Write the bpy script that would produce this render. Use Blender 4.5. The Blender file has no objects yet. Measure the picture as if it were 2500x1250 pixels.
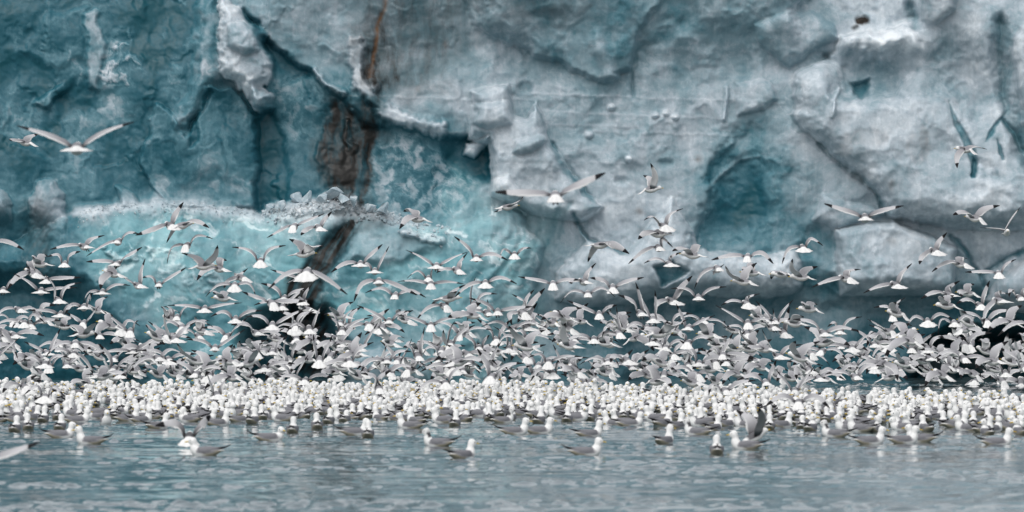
import bpy, math, random
import numpy as np
from mathutils import Matrix, Vector

random.seed(7)
R = math.radians
# ------------------------------------------------------------------ camera, sky, sun, exposure
# The photograph is 2500 x 1250; image points below are read off it and turned into metres.
F = 2500 * 300 / 36.0          # focal length in photo pixels (300 mm lens)
CAM_H, HZ = 1.67, 700.0        # eye height above the sea, row of the horizon in the photo
ICE_D = 155.0                  # distance of the ice front
SI = F / ICE_D                 # photo pixels per metre at the ice front

sc = bpy.context.scene
col = sc.collection
cd = bpy.data.cameras.new('camera')
cam = bpy.data.objects.new('camera', cd)
col.objects.link(cam)
cd.lens, cd.sensor_width, cd.sensor_fit = 300, 36, 'HORIZONTAL'
cd.shift_y = (HZ - 625) / 2500.0
cd.clip_start, cd.clip_end = 0.5, 5000
cam.location = (0, 0, CAM_H)
cam.rotation_euler = (R(90), 0, 0)
cd.dof.use_dof = True
cd.dof.focus_distance = 146
cd.dof.aperture_fstop = 7.1
sc.camera = cam

world = bpy.data.worlds.new('World')
sc.world = world
world.use_nodes = True
wn, wl = world.node_tree.nodes, world.node_tree.links
wn.clear()
sky = wn.new('ShaderNodeTexSky'); sky.sky_type = 'NISHITA'; sky.sun_disc = False
sky.sun_elevation = R(54); sky.sun_rotation = R(200)
sky.dust_density = 3.0; sky.air_density = 1.0
hs = wn.new('ShaderNodeHueSaturation'); hs.inputs['Saturation'].default_value = 0.22
bg = wn.new('ShaderNodeBackground'); bg.inputs['Strength'].default_value = 0.15
wo = wn.new('ShaderNodeOutputWorld')
wl.new(sky.outputs[0], hs.inputs['Color']); wl.new(hs.outputs[0], bg.inputs['Color']); wl.new(bg.outputs[0], wo.inputs['Surface'])

sl = bpy.data.lights.new('sun', 'SUN')
sl.energy, sl.angle, sl.color = 1.0, R(70), (1.0, 0.97, 0.93)
so = bpy.data.objects.new('sun', sl); col.objects.link(so)
# sun high, behind the camera and a little to the left
so.rotation_euler = (R(36), 0, R(-20))

sc.view_settings.view_transform = 'Standard'
sc.view_settings.look = 'None'
sc.view_settings.exposure = 0.15
sc.view_settings.gamma = 1.0
sc.view_settings.use_curve_mapping = False
sc.cycles.use_denoising = True
sc.cycles.max_bounces = 6
sc.cycles.diffuse_bounces = 3
sc.cycles.glossy_bounces = 3

# ------------------------------------------------------------------ helpers
def at(x, y, s):
    """photo point (x, y) at a place where a metre spans s photo pixels"""
    return Vector(((x - 1250) / s, F / s, CAM_H + (HZ - y) / s))

def tag(o, label=None, cat=None, group=None, kind=None):
    if label: o['label'] = label
    if cat: o['category'] = cat
    if group: o['group'] = group
    if kind: o['kind'] = kind
    return o

def link(name, data, parent=None):
    o = bpy.data.objects.new(name, data)
    col.objects.link(o)
    if parent is not None: o.parent = parent
    return o

def fast_mesh(name, co, quads, smooth=True, tris=None):
    me = bpy.data.meshes.new(name)
    co = np.asarray(co, np.float32)
    quads = np.asarray(quads, np.int32).reshape(-1, 4)
    tris = np.zeros((0, 3), np.int32) if tris is None else np.asarray(tris, np.int32).reshape(-1, 3)
    nq, nt = len(quads), len(tris)
    me.vertices.add(len(co)); me.vertices.foreach_set('co', co.ravel())
    me.loops.add(nq * 4 + nt * 3)
    me.loops.foreach_set('vertex_index', np.concatenate([quads.ravel(), tris.ravel()]).astype(np.int32))
    me.polygons.add(nq + nt)
    st = np.concatenate([np.arange(nq) * 4, nq * 4 + np.arange(nt) * 3]).astype(np.int32)
    me.polygons.foreach_set('loop_start', st)
    me.polygons.foreach_set('use_smooth', np.full(nq + nt, smooth, bool))
    me.update(calc_edges=True)
    return me

def color_attr(me, name, rgb, alpha=0.0):
    a = me.color_attributes.new(name, 'FLOAT_COLOR', 'POINT')
    c = np.ones((len(rgb), 4), np.float32); c[:, :3] = rgb; c[:, 3] = alpha
    a.data.foreach_set('color', c.ravel())

PERM = np.random.RandomState(3).permutation(256)
PERM = np.concatenate([PERM, PERM, PERM])
GA = np.arange(256) * 2.399963
GX, GY = np.cos(GA), np.sin(GA)

def perlin(x, y, seed=0):
    xi, yi = np.floor(x).astype(int), np.floor(y).astype(int)
    fx, fy = x - xi, y - yi
    u, v = fx * fx * fx * (fx * (fx * 6 - 15) + 10), fy * fy * fy * (fy * (fy * 6 - 15) + 10)
    def g(ix, iy, dx, dy):
        h = PERM[PERM[(ix + seed * 37) & 255] + ((iy + seed * 91) & 255)]
        return GX[h] * dx + GY[h] * dy
    a = g(xi, yi, fx, fy); b = g(xi + 1, yi, fx - 1, fy)
    c = g(xi, yi + 1, fx, fy - 1); d = g(xi + 1, yi + 1, fx - 1, fy - 1)
    return 1.5 * ((a + u * (b - a)) + v * ((c + u * (d - c)) - (a + u * (b - a))))

def fbm(x, y, oct=4, seed=0, gain=0.5):
    s, a, t = 0, 1.0, 0
    for i in range(oct):
        s = s + a * perlin(x * 2 ** i + i * 17.3, y * 2 ** i - i * 9.1, seed + i); t += a; a *= gain
    return s / t

def billow(x, y, oct=4, seed=0):
    s, a, t = 0, 1.0, 0
    for i in range(oct):
        s = s + a * np.abs(perlin(x * 2 ** i + i * 7.7, y * 2 ** i + i * 3.1, seed + i)); t += a; a *= 0.5
    return s / t

def worley(x, y, seed=0):
    xi, yi = np.floor(x).astype(int), np.floor(y).astype(int)
    f1 = np.full(x.shape, 9.0); f2 = np.full(x.shape, 9.0)
    for i in (-1, 0, 1):
        for j in (-1, 0, 1):
            h = PERM[PERM[(xi + i + seed * 13) & 255] + ((yi + j + seed * 29) & 255)]
            h2 = PERM[h + 57]
            d = np.hypot(xi + i + h / 255.0 - x, yi + j + h2 / 255.0 - y)
            f2 = np.minimum(f2, np.maximum(f1, d)); f1 = np.minimum(f1, d)
    return f1, f2

def facets(x, y, seed=0):
    """broken planes: every cell of the fracture pattern leans its own way"""
    xi, yi = np.floor(x).astype(int), np.floor(y).astype(int)
    best = np.full(x.shape, 9.0); out = np.zeros(x.shape)
    for i in (-1, 0, 1):
        for j in (-1, 0, 1):
            h = PERM[PERM[(xi + i + seed * 13) & 255] + ((yi + j + seed * 29) & 255)]
            h2 = PERM[h + 57]; h3 = PERM[h2 + 101]
            dx, dy = x - (xi + i + h / 255.0), y - (yi + j + h2 / 255.0)
            d = dx * dx + dy * dy
            v = GX[h3] * dx + GY[h3] * dy + (h / 255.0 - .5) * .5
            m = d < best
            out = np.where(m, v, out); best = np.where(m, d, best)
    return out

def smooth(a, b, x):
    t = np.clip((x - a) / (b - a), 0, 1)
    return t * t * (3 - 2 * t)

class Nodes:
    def __init__(self, name):
        self.m = bpy.data.materials.new(name); self.m.use_nodes = True
        self.nt = self.m.node_tree; self.n = self.nt.nodes; self.bsdf = self.n['Principled BSDF']
    def add(self, t, **kw):
        n = self.n.new(t)
        for k, v in kw.items():
            if k in n.inputs.keys(): n.inputs[k].default_value = v
            else: setattr(n, k, v)
        return n
    def link(self, a, b): self.nt.links.new(a, b)
    def math(self, op, a, b, clamp=False):
        n = self.add('ShaderNodeMath', operation=op, use_clamp=clamp)
        for i, v in enumerate((a, b)):
            if isinstance(v, (int, float)): n.inputs[i].default_value = v
            else: self.link(v, n.inputs[i])
        return n.outputs[0]
    def mix(self, f, a, b, blend='MIX'):
        n = self.add('ShaderNodeMix', data_type='RGBA', blend_type=blend)
        for i, v in ((0, f), (6, a), (7, b)):
            if isinstance(v, tuple): n.inputs[i].default_value = (*v, 1)
            elif isinstance(v, (int, float)): n.inputs[i].default_value = v
            else: self.link(v, n.inputs[i])
        return n.outputs[2]
    def noise(self, vec, scale, detail=5, rough=0.55):
        n = self.add('ShaderNodeTexNoise', Scale=scale, Detail=detail, Roughness=rough)
        self.link(vec, n.inputs['Vector']); return n.outputs['Fac']

# ------------------------------------------------------------------ materials
def ice_material():
    N = Nodes('glacier_ice')
    tc = N.add('ShaderNodeTexCoord').outputs['Object']
    at_ = N.add('ShaderNodeAttribute', attribute_name='ice')
    sep = N.add('ShaderNodeSeparateColor'); N.link(at_.outputs['Color'], sep.inputs[0])
    w, t, d = sep.outputs[0], sep.outputs[1], sep.outputs[2]
    wp = N.add('ShaderNodeTexNoise', Scale=1.1, Detail=4); N.link(tc, wp.inputs['Vector'])
    wv = N.add('ShaderNodeVectorMath', operation='SCALE'); wv.inputs['Scale'].default_value = 1.1; N.link(wp.outputs['Color'], wv.inputs[0])
    wa = N.add('ShaderNodeVectorMath', operation='ADD'); N.link(tc, wa.inputs[0]); N.link(wv.outputs[0], wa.inputs[1])
    n1 = N.noise(wa.outputs[0], 1.5, 9, 0.60); n2 = N.noise(tc, 16.0, 6, 0.65); n3 = N.noise(tc, 70.0, 3, 0.6)
    st = N.add('ShaderNodeMapping'); st.inputs['Scale'].default_value = (7, 2, 0.8); N.link(tc, st.inputs[0])
    n4 = N.noise(st.outputs[0], 1.0, 6, 0.6)     # faint vertical melt streaks
    # healed cracks: thin pale threads through the ice
    nv = N.noise(wa.outputs[0], 2.3, 3, 0.5)
    rg = N.math('SUBTRACT', 1.0, N.math('MULTIPLY', N.math('ABSOLUTE', N.math('SUBTRACT', nv, 0.5), 0), 26.0), clamp=True)
    rg = N.math('MULTIPLY', rg, N.math('SUBTRACT', n2, 0.25, clamp=True))
    v = N.math('ADD', w, N.math('MULTIPLY', N.math('SUBTRACT', n1, 0.5), 0.76))
    v = N.math('ADD', v, N.math('MULTIPLY', rg, 0.14))
    v = N.math('ADD', v, N.math('MULTIPLY', N.math('SUBTRACT', n2, 0.5), 0.13))
    v = N.math('ADD', v, N.math('MULTIPLY', N.math('SUBTRACT', n3, 0.5), 0.04))
    v = N.math('ADD', v, N.math('MULTIPLY', N.math('SUBTRACT', n4, 0.5), 0.22), clamp=True)
    cr = N.add('ShaderNodeValToRGB'); N.link(v, cr.inputs[0])
    el = cr.color_ramp.elements
    el[0].position, el[0].color = 0.0, (0.010, 0.072, 0.094, 1)
    el[1].position, el[1].color = 1.0, (0.70, 0.74, 0.77, 1)
    for p, c in ((0.20, (0.022, 0.103, 0.138)), (0.40, (0.078, 0.190, 0.232)), (0.60, (0.215, 0.308, 0.350)), (0.78, (0.40, 0.463, 0.508))):
        e = el.new(p); e.color = (*c, 1)
    tv = N.math('MULTIPLY', t, N.math('ADD', 0.55, N.math('MULTIPLY', n1, 0.8)), clamp=True)
    tq = N.mix(v, (0.07, 0.33, 0.39), (0.47, 0.67, 0.69))
    c = N.mix(tv, cr.outputs[0], tq)
    dn = N.math('MULTIPLY', d, N.math('ADD', 0.55, N.math('MULTIPLY', N.math('ADD', n4, n2), 0.65)), clamp=True)
    dc = N.mix(n1, (0.006, 0.007, 0.007), (0.022, 0.021, 0.019))
    c = N.mix(dn, c, dc)
    rn = N.math('MULTIPLY', at_.outputs['Alpha'], N.math('ADD', 0.2, n2), clamp=True)
    c = N.mix(rn, c, (0.16, 0.075, 0.028))
    N.link(c, N.bsdf.inputs['Base Color'])
    N.link(N.math('MULTIPLY', N.math('MULTIPLY', v, 0.8, clamp=True), N.math('SUBTRACT', 1.0, dn, clamp=True)), N.bsdf.inputs['Subsurface Weight'])
    N.bsdf.inputs['Subsurface Radius'].default_value = (0.85, 0.95, 1.0)
    N.bsdf.inputs['Subsurface Scale'].default_value = 0.09
    ro = N.math('ADD', 0.30, N.math('MULTIPLY', v, 0.34)); N.link(ro, N.bsdf.inputs['Roughness'])
    N.bsdf.inputs['Specular IOR Level'].default_value = 0.22
    bp = N.add('ShaderNodeBump', Strength=0.1, Distance=0.03)
    hsum = N.math('ADD', n2, N.math('MULTIPLY', n3, 0.35)); N.link(hsum, bp.inputs['Height'])
    N.link(bp.outputs[0], N.bsdf.inputs['Normal'])
    return N.m

def water_material():
    N = Nodes('silty_sea_water')
    tc = N.add('ShaderNodeTexCoord').outputs['Object']
    n1 = N.noise(tc, 0.25, 3); n2 = N.noise(tc, 2.2, 3)
    c = N.mix(n1, (0.070, 0.118, 0.132), (0.098, 0.140, 0.152))
    N.link(c, N.bsdf.inputs['Base Color'])
    N.bsdf.inputs['Roughness'].default_value = 0.03
    N.bsdf.inputs['IOR'].default_value = 1.333
    return N.m

def feather_material():
    N = Nodes('plumage')
    a = N.add('ShaderNodeAttribute', attribute_name='plumage')
    tc = N.add('ShaderNodeTexCoord').outputs['Object']
    n = N.noise(tc, 45, 4)
    c = N.mix(1.0, a.outputs['Color'], N.mix(n, (0.84, 0.84, 0.84), (1.0, 1.0, 1.0)), 'MULTIPLY')
    N.link(c, N.bsdf.inputs['Base Color'])
    N.bsdf.inputs['Roughness'].default_value = 0.75
    N.bsdf.inputs['Specular IOR Level'].default_value = 0.15
    return N.m

def plain(name, c, rough=0.5):
    N = Nodes(name)
    tc = N.add('ShaderNodeTexCoord').outputs['Object']
    n = N.noise(tc, 120, 3)
    N.link(N.mix(n, tuple(v * 0.75 for v in c), c), N.bsdf.inputs['Base Color'])
    N.bsdf.inputs['Roughness'].default_value = rough
    return N.m

M_ICE, M_SEA, M_FEATHER = ice_material(), water_material(), feather_material()
M_BEAK = plain('yellow_bill', (0.62, 0.43, 0.06)); M_DARK = plain('black_skin', (0.02, 0.018, 0.018)); M_EYE = plain('black_eye', (0.008, 0.008, 0.008), 0.2)

# ------------------------------------------------------------------ the glacier front: a relief laid out in photo pixels at ICE_D
def lines(*spans):
    out = []
    for a, b, st in spans: out.append(np.arange(a, b, st, dtype=float))
    return np.concatenate(out)
STEP = 2.5
gx = lines((-9000, -1500, 250), (-1500, -130, 26), (-130, 2632, STEP), (2632, 4000, 26), (4000, 11500, 250))
gy = lines((-640, -70, 22), (-70, 978, STEP), (978, 1060, 20))
PX, PY = np.meshgrid(gx, gy)
NX, NY = fbm(PX / 70, PY / 70, 5, 1), fbm(PX / 70, PY / 70, 5, 11)
FX, FY = fbm(PX / 16, PY / 16, 3, 21), fbm(PX / 16, PY / 16, 3, 31)

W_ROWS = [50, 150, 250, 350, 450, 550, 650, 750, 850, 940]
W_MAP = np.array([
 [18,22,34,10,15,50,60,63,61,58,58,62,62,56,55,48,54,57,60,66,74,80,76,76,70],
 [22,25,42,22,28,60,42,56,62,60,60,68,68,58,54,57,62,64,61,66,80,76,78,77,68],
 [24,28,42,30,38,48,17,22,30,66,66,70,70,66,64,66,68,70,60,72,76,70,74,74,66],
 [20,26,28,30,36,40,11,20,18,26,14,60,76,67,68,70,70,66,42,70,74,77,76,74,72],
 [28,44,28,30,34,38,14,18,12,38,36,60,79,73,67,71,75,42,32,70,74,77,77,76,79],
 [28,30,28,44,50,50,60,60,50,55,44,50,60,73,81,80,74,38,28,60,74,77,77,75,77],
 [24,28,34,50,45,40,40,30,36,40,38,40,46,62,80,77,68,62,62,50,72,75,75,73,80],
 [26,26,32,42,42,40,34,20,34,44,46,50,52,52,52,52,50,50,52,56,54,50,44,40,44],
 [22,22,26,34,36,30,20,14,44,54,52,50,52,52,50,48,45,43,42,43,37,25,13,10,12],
 [10,10,16,28,30,26,16,12,42,50,46,44,42,40,36,34,30,28,26,24,18,10, 5, 5, 6]], float) / 100  # low values along the foot hold undercut shade besides dense blue ice

def bilinear(M, ys, px, py):
    cx = np.clip((px - 50) / 100, 0, M.shape[1] - 1.001); ix = cx.astype(int); fx = cx - ix
    iy = np.clip(np.searchsorted(ys, py, side='right') - 1, 0, len(ys) - 2)
    ya = np.array(ys, float)
    fy = np.clip((py - ya[iy]) / (ya[iy + 1] - ya[iy]), 0, 1)
    a = M[iy, ix] * (1 - fx) + M[iy, ix + 1] * fx
    b = M[iy + 1, ix] * (1 - fx) + M[iy + 1, ix + 1] * fx
    return a * (1 - fy) + b * fy

wx, wy = PX + NX * 45, PY + NY * 40
WHITE = bilinear(W_MAP, W_ROWS, wx, wy)
TURQ = np.zeros_like(PX); DIRT = np.zeros_like(PX); RUST = np.zeros_like(PX)
P = -np.clip(490 - PY, 0, 4000) / SI * 0.16
P = P + 0.34 * fbm(PX / 420, PY / 340, 3, 41) + 0.11 * fbm(PX / 170 + NX * .4, PY / 140 + NY * .4, 2, 51) - 0.015 * billow(PX / 60 + NX * .5, PY / 60, 3, 61)
P = P + 3.0 * fbm(PX / 2200, PY / 1700, 2, 71) * smooth(-150, -600, PY)

def window(pts, pad):
    a = np.array(pts, float)
    i0, i1 = np.searchsorted(gx, a[:, 0].min() - pad), np.searchsorted(gx, a[:, 0].max() + pad)
    j0, j1 = np.searchsorted(gy, a[:, 1].min() - pad), np.searchsorted(gy, a[:, 1].max() + pad)
    return (slice(j0, j1), slice(i0, i1))

def seg_dist(x, y, a, b):
    dx, dy = b[0] - a[0], b[1] - a[1]
    t = np.clip(((x - a[0]) * dx + (y - a[1]) * dy) / (dx * dx + dy * dy + 1e-9), 0, 1)
    return np.hypot(x - a[0] - t * dx, y - a[1] - t * dy)

def put(S, sd, h, edge, rnd, w, wm, t, d, fade=None, rust=None):
    m = smooth(-edge / 2, edge / 2, sd)
    if fade:                                     # dies away from one place towards another
        x0, y0, x1, y1 = fade
        m = m * smooth(0, 1, ((PX[S] - x0) * (x1 - x0) + (PY[S] - y0) * (y1 - y0)) / ((x1 - x0) ** 2 + (y1 - y0) ** 2))
    if rust: RUST[S] = np.maximum(RUST[S], rust * m)
    prof = m
    if rnd:
        q = np.clip(sd / rnd, 0, 1); prof = m * np.sqrt(np.clip(1 - (1 - q) ** 2, 0, 1))
    P[S] += h * prof
    if w is not None: WHITE[S] += (w - WHITE[S]) * m * wm
    if t is not None: TURQ[S] += (t - TURQ[S]) * m
    if d is not None: DIRT[S] = np.maximum(DIRT[S], d * m)
    return m

def area(pts, h=0.0, edge=6, rnd=0, w=None, wm=1.0, t=None, d=None, jag=8, fine=3, lace=None, fade=None, rust=None):
    """a closed outline: raises (h > 0) or hollows the ice and sets its bubble content, painted shade, tint or dirt"""
    S = window(pts, max(edge, 10) + jag + 15)
    x = PX[S] + NX[S] * jag * 2 + FX[S] * fine; y = PY[S] + NY[S] * jag * 2 + FY[S] * fine
    dist = np.full(x.shape, 1e9); ins = np.zeros(x.shape, bool)
    n = len(pts)
    for k in range(n):
        a, b = pts[k], pts[(k + 1) % n]
        dist = np.minimum(dist, seg_dist(x, y, a, b))
        if a[1] != b[1]:
            c = ((a[1] > y) != (b[1] > y)) & (x < (b[0] - a[0]) * (y - a[1]) / (b[1] - a[1]) + a[0])
            ins ^= c
    sd = np.where(ins, dist, -dist)
    if lace:                                     # broken up patches inside the outline
        ln = fbm(PX[S] / lace + NX[S], PY[S] / lace + NY[S], 6, 81, 0.66)
        sd = np.minimum(sd, (ln - 0.03) * 70)
    return put(S, sd, h, edge, rnd, w, wm, t, d, fade, rust)

def stroke(pts, width, h=0.0, edge=5, rnd=0, w=None, wm=1.0, t=None, d=None, jag=3, fine=2, taper=False, fade=None, rust=None):
    S = window(pts, width + edge + jag + 15)
    x = PX[S] + NX[S] * jag * 2 + FX[S] * fine; y = PY[S] + NY[S] * jag * 2 + FY[S] * fine
    sd = np.full(x.shape, -1e9); n = len(pts) - 1
    for k in range(n):
        wd = width / 2 * (1.0 if not taper else (0.35 + 0.65 * math.sin(math.pi * (k + 0.5) / n)))
        sd = np.maximum(sd, wd - seg_dist(x, y, pts[k], pts[k + 1]))
    return put(S, sd, h, edge, rnd, w, wm, t, d, fade, rust)

def oval(x, y, rx, ry, **kw):
    return area([(x + rx * math.cos(a), y + ry * math.sin(a)) for a in np.linspace(0, 2 * math.pi, 12, endpoint=False)], **kw)

# upper left: dense blue ice with frosted fragments
area([(380,255),(430,285),(460,335),(505,212),(560,212),(624,285),(630,430),(618,502),(420,505),(375,470),(345,400)], .16, 7, 0, w=.40, jag=8, fine=5)
area([(506,208),(522,225),(484,290),(486,345),(468,362),(460,292),(488,262)], -.1, 10, w=.14, jag=6, fine=4)
area([(495,-40),(540,-40),(530,100),(548,175),(470,275),(435,300),(478,150)], .25, 40, w=.5, jag=12)
area([(533,-20),(580,15),(612,58),(640,66),(654,82),(646,108),(668,150),(662,190),(642,214),(670,228),(668,262),(640,278),(620,270),(600,240),(575,212),(540,172),(528,100)], .8, 6, 34, w=.88, jag=7, fine=8)
S = window([(530, 0), (670, 280)], 4)
P[S] -= .10 * smooth(.6, .75, WHITE[S]) * (billow(PX[S] / 40 + NX[S], PY[S] / 40, 2, 63) - .2)
area([(556,62),(600,55),(645,80),(640,125),(600,135),(555,115)], .3, 5, 26, w=.80, jag=4)
area([(615,215),(668,225),(668,262),(640,276),(618,262)], .22, 4, 18, w=.70, jag=2)
area([(200,35),(228,22),(240,60),(258,100),(242,130),(234,215),(216,212),(208,150),(210,90)], .12, 12, 0, w=.66, jag=8, fine=5)
area([(222,130),(265,108),(290,70),(322,78),(322,120),(350,140),(335,175),(322,212),(280,205),(250,212),(228,190)], .04, 26, w=.80, jag=8, lace=40)
area([(75,252),(178,182),(194,200),(112,258)], .16, 10, 0, w=.62, jag=6, fine=4, fade=(170, 180, 120, 235))
area([(20,300),(120,250),(290,255),(300,310),(160,330),(40,340)], .0, 34, w=.52, wm=.8, lace=40)
area([(110,40),(200,20),(210,140),(130,170),(60,120)], .1, 30, w=.32, jag=12)
area([(340,20),(420,0),(440,120),(370,200),(320,120)], -.05, 60, w=.08, jag=18)
area([(130,225),(205,200),(240,260),(150,290)], -.08, 40, w=.09, jag=14)
area([(420,120),(475,60),(490,150),(440,215),(395,235)], .0, 30, w=.55, wm=.7, lace=36)
area([(276,452),(330,470),(345,500),(300,505)], .2, 5, 10, w=.52, jag=4)
area([(70,575),(74,480),(95,446),(130,440),(157,470),(165,520),(168,600)], .6, 8, 48, w=.66, jag=8, fine=6, fade=(110, 610, 112, 490))
area([(-60,530),(-60,466),(10,462),(30,490),(26,560)], .5, 7, 34, w=.66, jag=7, fine=5, fade=(0, 570, 0, 500))
area([(60,500),(110,480),(135,560),(130,690),(70,680)], 0, 50, d=.45, jag=12)

# centre: the deep hollow under the grey upper wall
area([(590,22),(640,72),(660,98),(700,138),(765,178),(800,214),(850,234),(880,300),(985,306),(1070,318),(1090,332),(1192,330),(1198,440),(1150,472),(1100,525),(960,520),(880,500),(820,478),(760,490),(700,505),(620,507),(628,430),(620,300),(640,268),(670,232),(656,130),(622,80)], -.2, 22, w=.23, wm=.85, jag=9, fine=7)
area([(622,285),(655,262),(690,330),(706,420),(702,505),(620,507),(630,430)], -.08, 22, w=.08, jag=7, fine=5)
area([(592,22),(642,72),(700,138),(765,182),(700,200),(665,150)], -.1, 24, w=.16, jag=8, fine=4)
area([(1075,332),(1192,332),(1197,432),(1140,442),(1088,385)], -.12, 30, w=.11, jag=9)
area([(900,340),(1010,330),(1100,400),(1170,450),(1120,520),(960,515),(900,470)], .0, 40, w=.80, wm=.85, lace=34)
area([(660,180),(760,190),(830,260),(790,380),(700,330)], .0, 40, w=.64, wm=.75, lace=38)
stroke([(768,170),(792,202),(838,226)], 15, .16, 9, 0, w=.76, jag=6, fine=8)
stroke([(868,95),(865,150),(878,205),(915,250),(958,283),(1010,300),(1064,312)], 34, .24, 18, 0, w=.80, jag=10, fine=12)
oval(916, 212, 13, 14, h=.35, edge=4, rnd=10, w=.72, jag=2)
stroke([(846,295),(845,335),(862,370)], 14, .06, 10, w=.62, jag=8, fine=9)
# dirt bands
area([(860,-80),(1180,-80),(1130,120),(1060,230),(930,235),(880,180)], 0, 120, d=.5, jag=24)
area([(1000,-60),(1440,-60),(1380,60),(1150,50)], 0, 90, d=.3, jag=20)
stroke([(948,-60),(942,10),(920,70),(912,130),(906,185)], 9, -.03, 12, d=.55, rust=1.0, jag=3, fine=3)
stroke([(930,40),(925,120),(918,180)], 36, 0, 40, d=.45, jag=4)
area([(800,232),(930,262),(928,330),(905,400),(892,498),(800,494),(770,400)], 0, 90, w=.14, d=.95, jag=22, fine=12)
area([(870,60),(960,40),(980,170),(950,240),(880,210)], 0, 80, d=.75, jag=22, fine=10)
for pts, wd, dd in (([(838,240),(826,330),(802,420)], 16, .85), ([(882,255),(868,340),(852,490)], 20, .8), ([(912,300),(900,400),(880,498)], 24, 1.0), ([(906,350),(896,420)], 10, .9), ([(860,250),(850,330),(838,400)], 12, .9), ([(800,380),(790,430)], 12, .8), ([(925,200),(915,300)], 16, .7)):
    stroke(pts, wd, -.03, 22, d=dd, jag=9, fine=9, rust=.0)

# upper wall: overhanging slab, strata, small holes
area([(1160,60),(1230,100),(1330,140),(1400,170),(1470,198),(1498,189),(1498,178),(1532,165),(1542,170),(1560,60),(1720,-110),(1080,-110)],   .28, 16, 0, w=.52, wm=.6, jag=9, fine=6, fade=(1400, -150, 1420, 150))  # lower whiteness carries part of the overhang's shade
stroke([(1455,95),(1478,150),(1490,185)], 30, .12, 26, 0, w=.68, wm=.7, jag=6)
area([(1560,-60),(1700,-60),(1680,60),(1600,120),(1550,160),(1545,60)], -.2, 60, w=.48, wm=.5, jag=14)  # overhang shade put into the ice colour here too
stroke([(1543,165),(1548,235)], 5, -.12, 9, w=.46, jag=3)
for pts, wd in (([(1298,222),(1350,229),(1600,237),(1780,243),(1920,252)], 6), ([(1310,268),(1500,279),(1770,289)], 6), ([(1345,305),(1560,308)], 4), ([(1420,320),(1800,331)], 5), ([(836,232),(1100,240),(1310,243)], 5), ([(1070,321),(1165,324)], 5), ([(1400,395),(1530,398)], 4)):
    stroke(pts, wd * .7, .016, 7, w=.86, wm=.38, jag=3, fine=4)
stroke([(1777,215),(1776,250),(1768,290)], 10, .12, 7, 0, w=.76, wm=.8)
for x, y in ((1600,280), (1628,274), (1648,284), (1492,262), (1440,330), (1536,388)):
    oval(x, y, 11, 9, h=.14, edge=4, rnd=8, w=.82, jag=3)
for x, y, a, b in ((1283,212,20,14), (1515,440,17,9), (1622,400,17,10)):
    oval(x, y, a, b, h=-.09, edge=16, w=.5, wm=.55, jag=5, fine=4)
# pale lumps and the ridge
area([(1150,218),(1240,202),(1249,240),(1252,275),(1285,286),(1310,243),(1326,280),(1341,342),(1396,420),(1430,470),(1478,507),(1420,545),(1300,525),(1200,472),(1190,350),(1138,342),(1150,300),(1163,268)], .62, 4, 28, w=.78, jag=4, fine=4)
area([(1153,252),(1252,250),(1252,302),(1190,316),(1148,302)], .28, 5, 24, w=.72, jag=4)
area([(1258,342),(1330,328),(1342,345),(1292,374),(1248,378)], .3, 5, 20, w=.72, jag=3)
area([(1135,350),(1196,330),(1190,352),(1160,388),(1132,376)], .4, 4, 16, w=.70, jag=3)
area([(1195,440),(1240,428),(1280,470),(1250,500),(1200,480)], .35, 5, 20, w=.84, jag=4)
stroke([(1350,352),(1368,392),(1405,440),(1442,484)], 12, -.10, 14, w=.46, jag=6, fine=4)  # the ridge's shade is also put into the ice colour along this groove
# the upper wall leans out over the face below it
area([(1160,-300),(1180,60),(1330,140),(1560,200),(1760,210),(1930,150),(2000,-300)], .75, 60, jag=18, fade=(1560, 215, 1550, -70))
area([(660,-300),(640,40),(760,120),(1140,140),(1180,-300)], .3, 80, jag=18, fade=(900, 190, 900, -70))
# the teal hollow right of centre
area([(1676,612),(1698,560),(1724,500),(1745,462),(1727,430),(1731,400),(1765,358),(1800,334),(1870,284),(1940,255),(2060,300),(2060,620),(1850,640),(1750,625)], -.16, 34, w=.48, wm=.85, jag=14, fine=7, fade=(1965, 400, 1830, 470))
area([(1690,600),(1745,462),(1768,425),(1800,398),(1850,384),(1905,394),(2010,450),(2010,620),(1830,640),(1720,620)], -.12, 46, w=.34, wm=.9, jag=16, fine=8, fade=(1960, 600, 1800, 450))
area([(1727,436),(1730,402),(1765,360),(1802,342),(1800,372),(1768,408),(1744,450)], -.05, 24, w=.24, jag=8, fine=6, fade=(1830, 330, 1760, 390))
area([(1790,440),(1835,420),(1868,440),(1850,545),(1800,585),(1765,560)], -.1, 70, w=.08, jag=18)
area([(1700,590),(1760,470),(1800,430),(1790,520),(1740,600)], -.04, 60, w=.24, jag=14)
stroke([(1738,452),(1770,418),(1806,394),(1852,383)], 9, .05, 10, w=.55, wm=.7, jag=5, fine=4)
area([(1700,560),(1930,540),(1950,620),(1700,630)], 0, 60, w=.46, wm=.6, jag=14)
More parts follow.
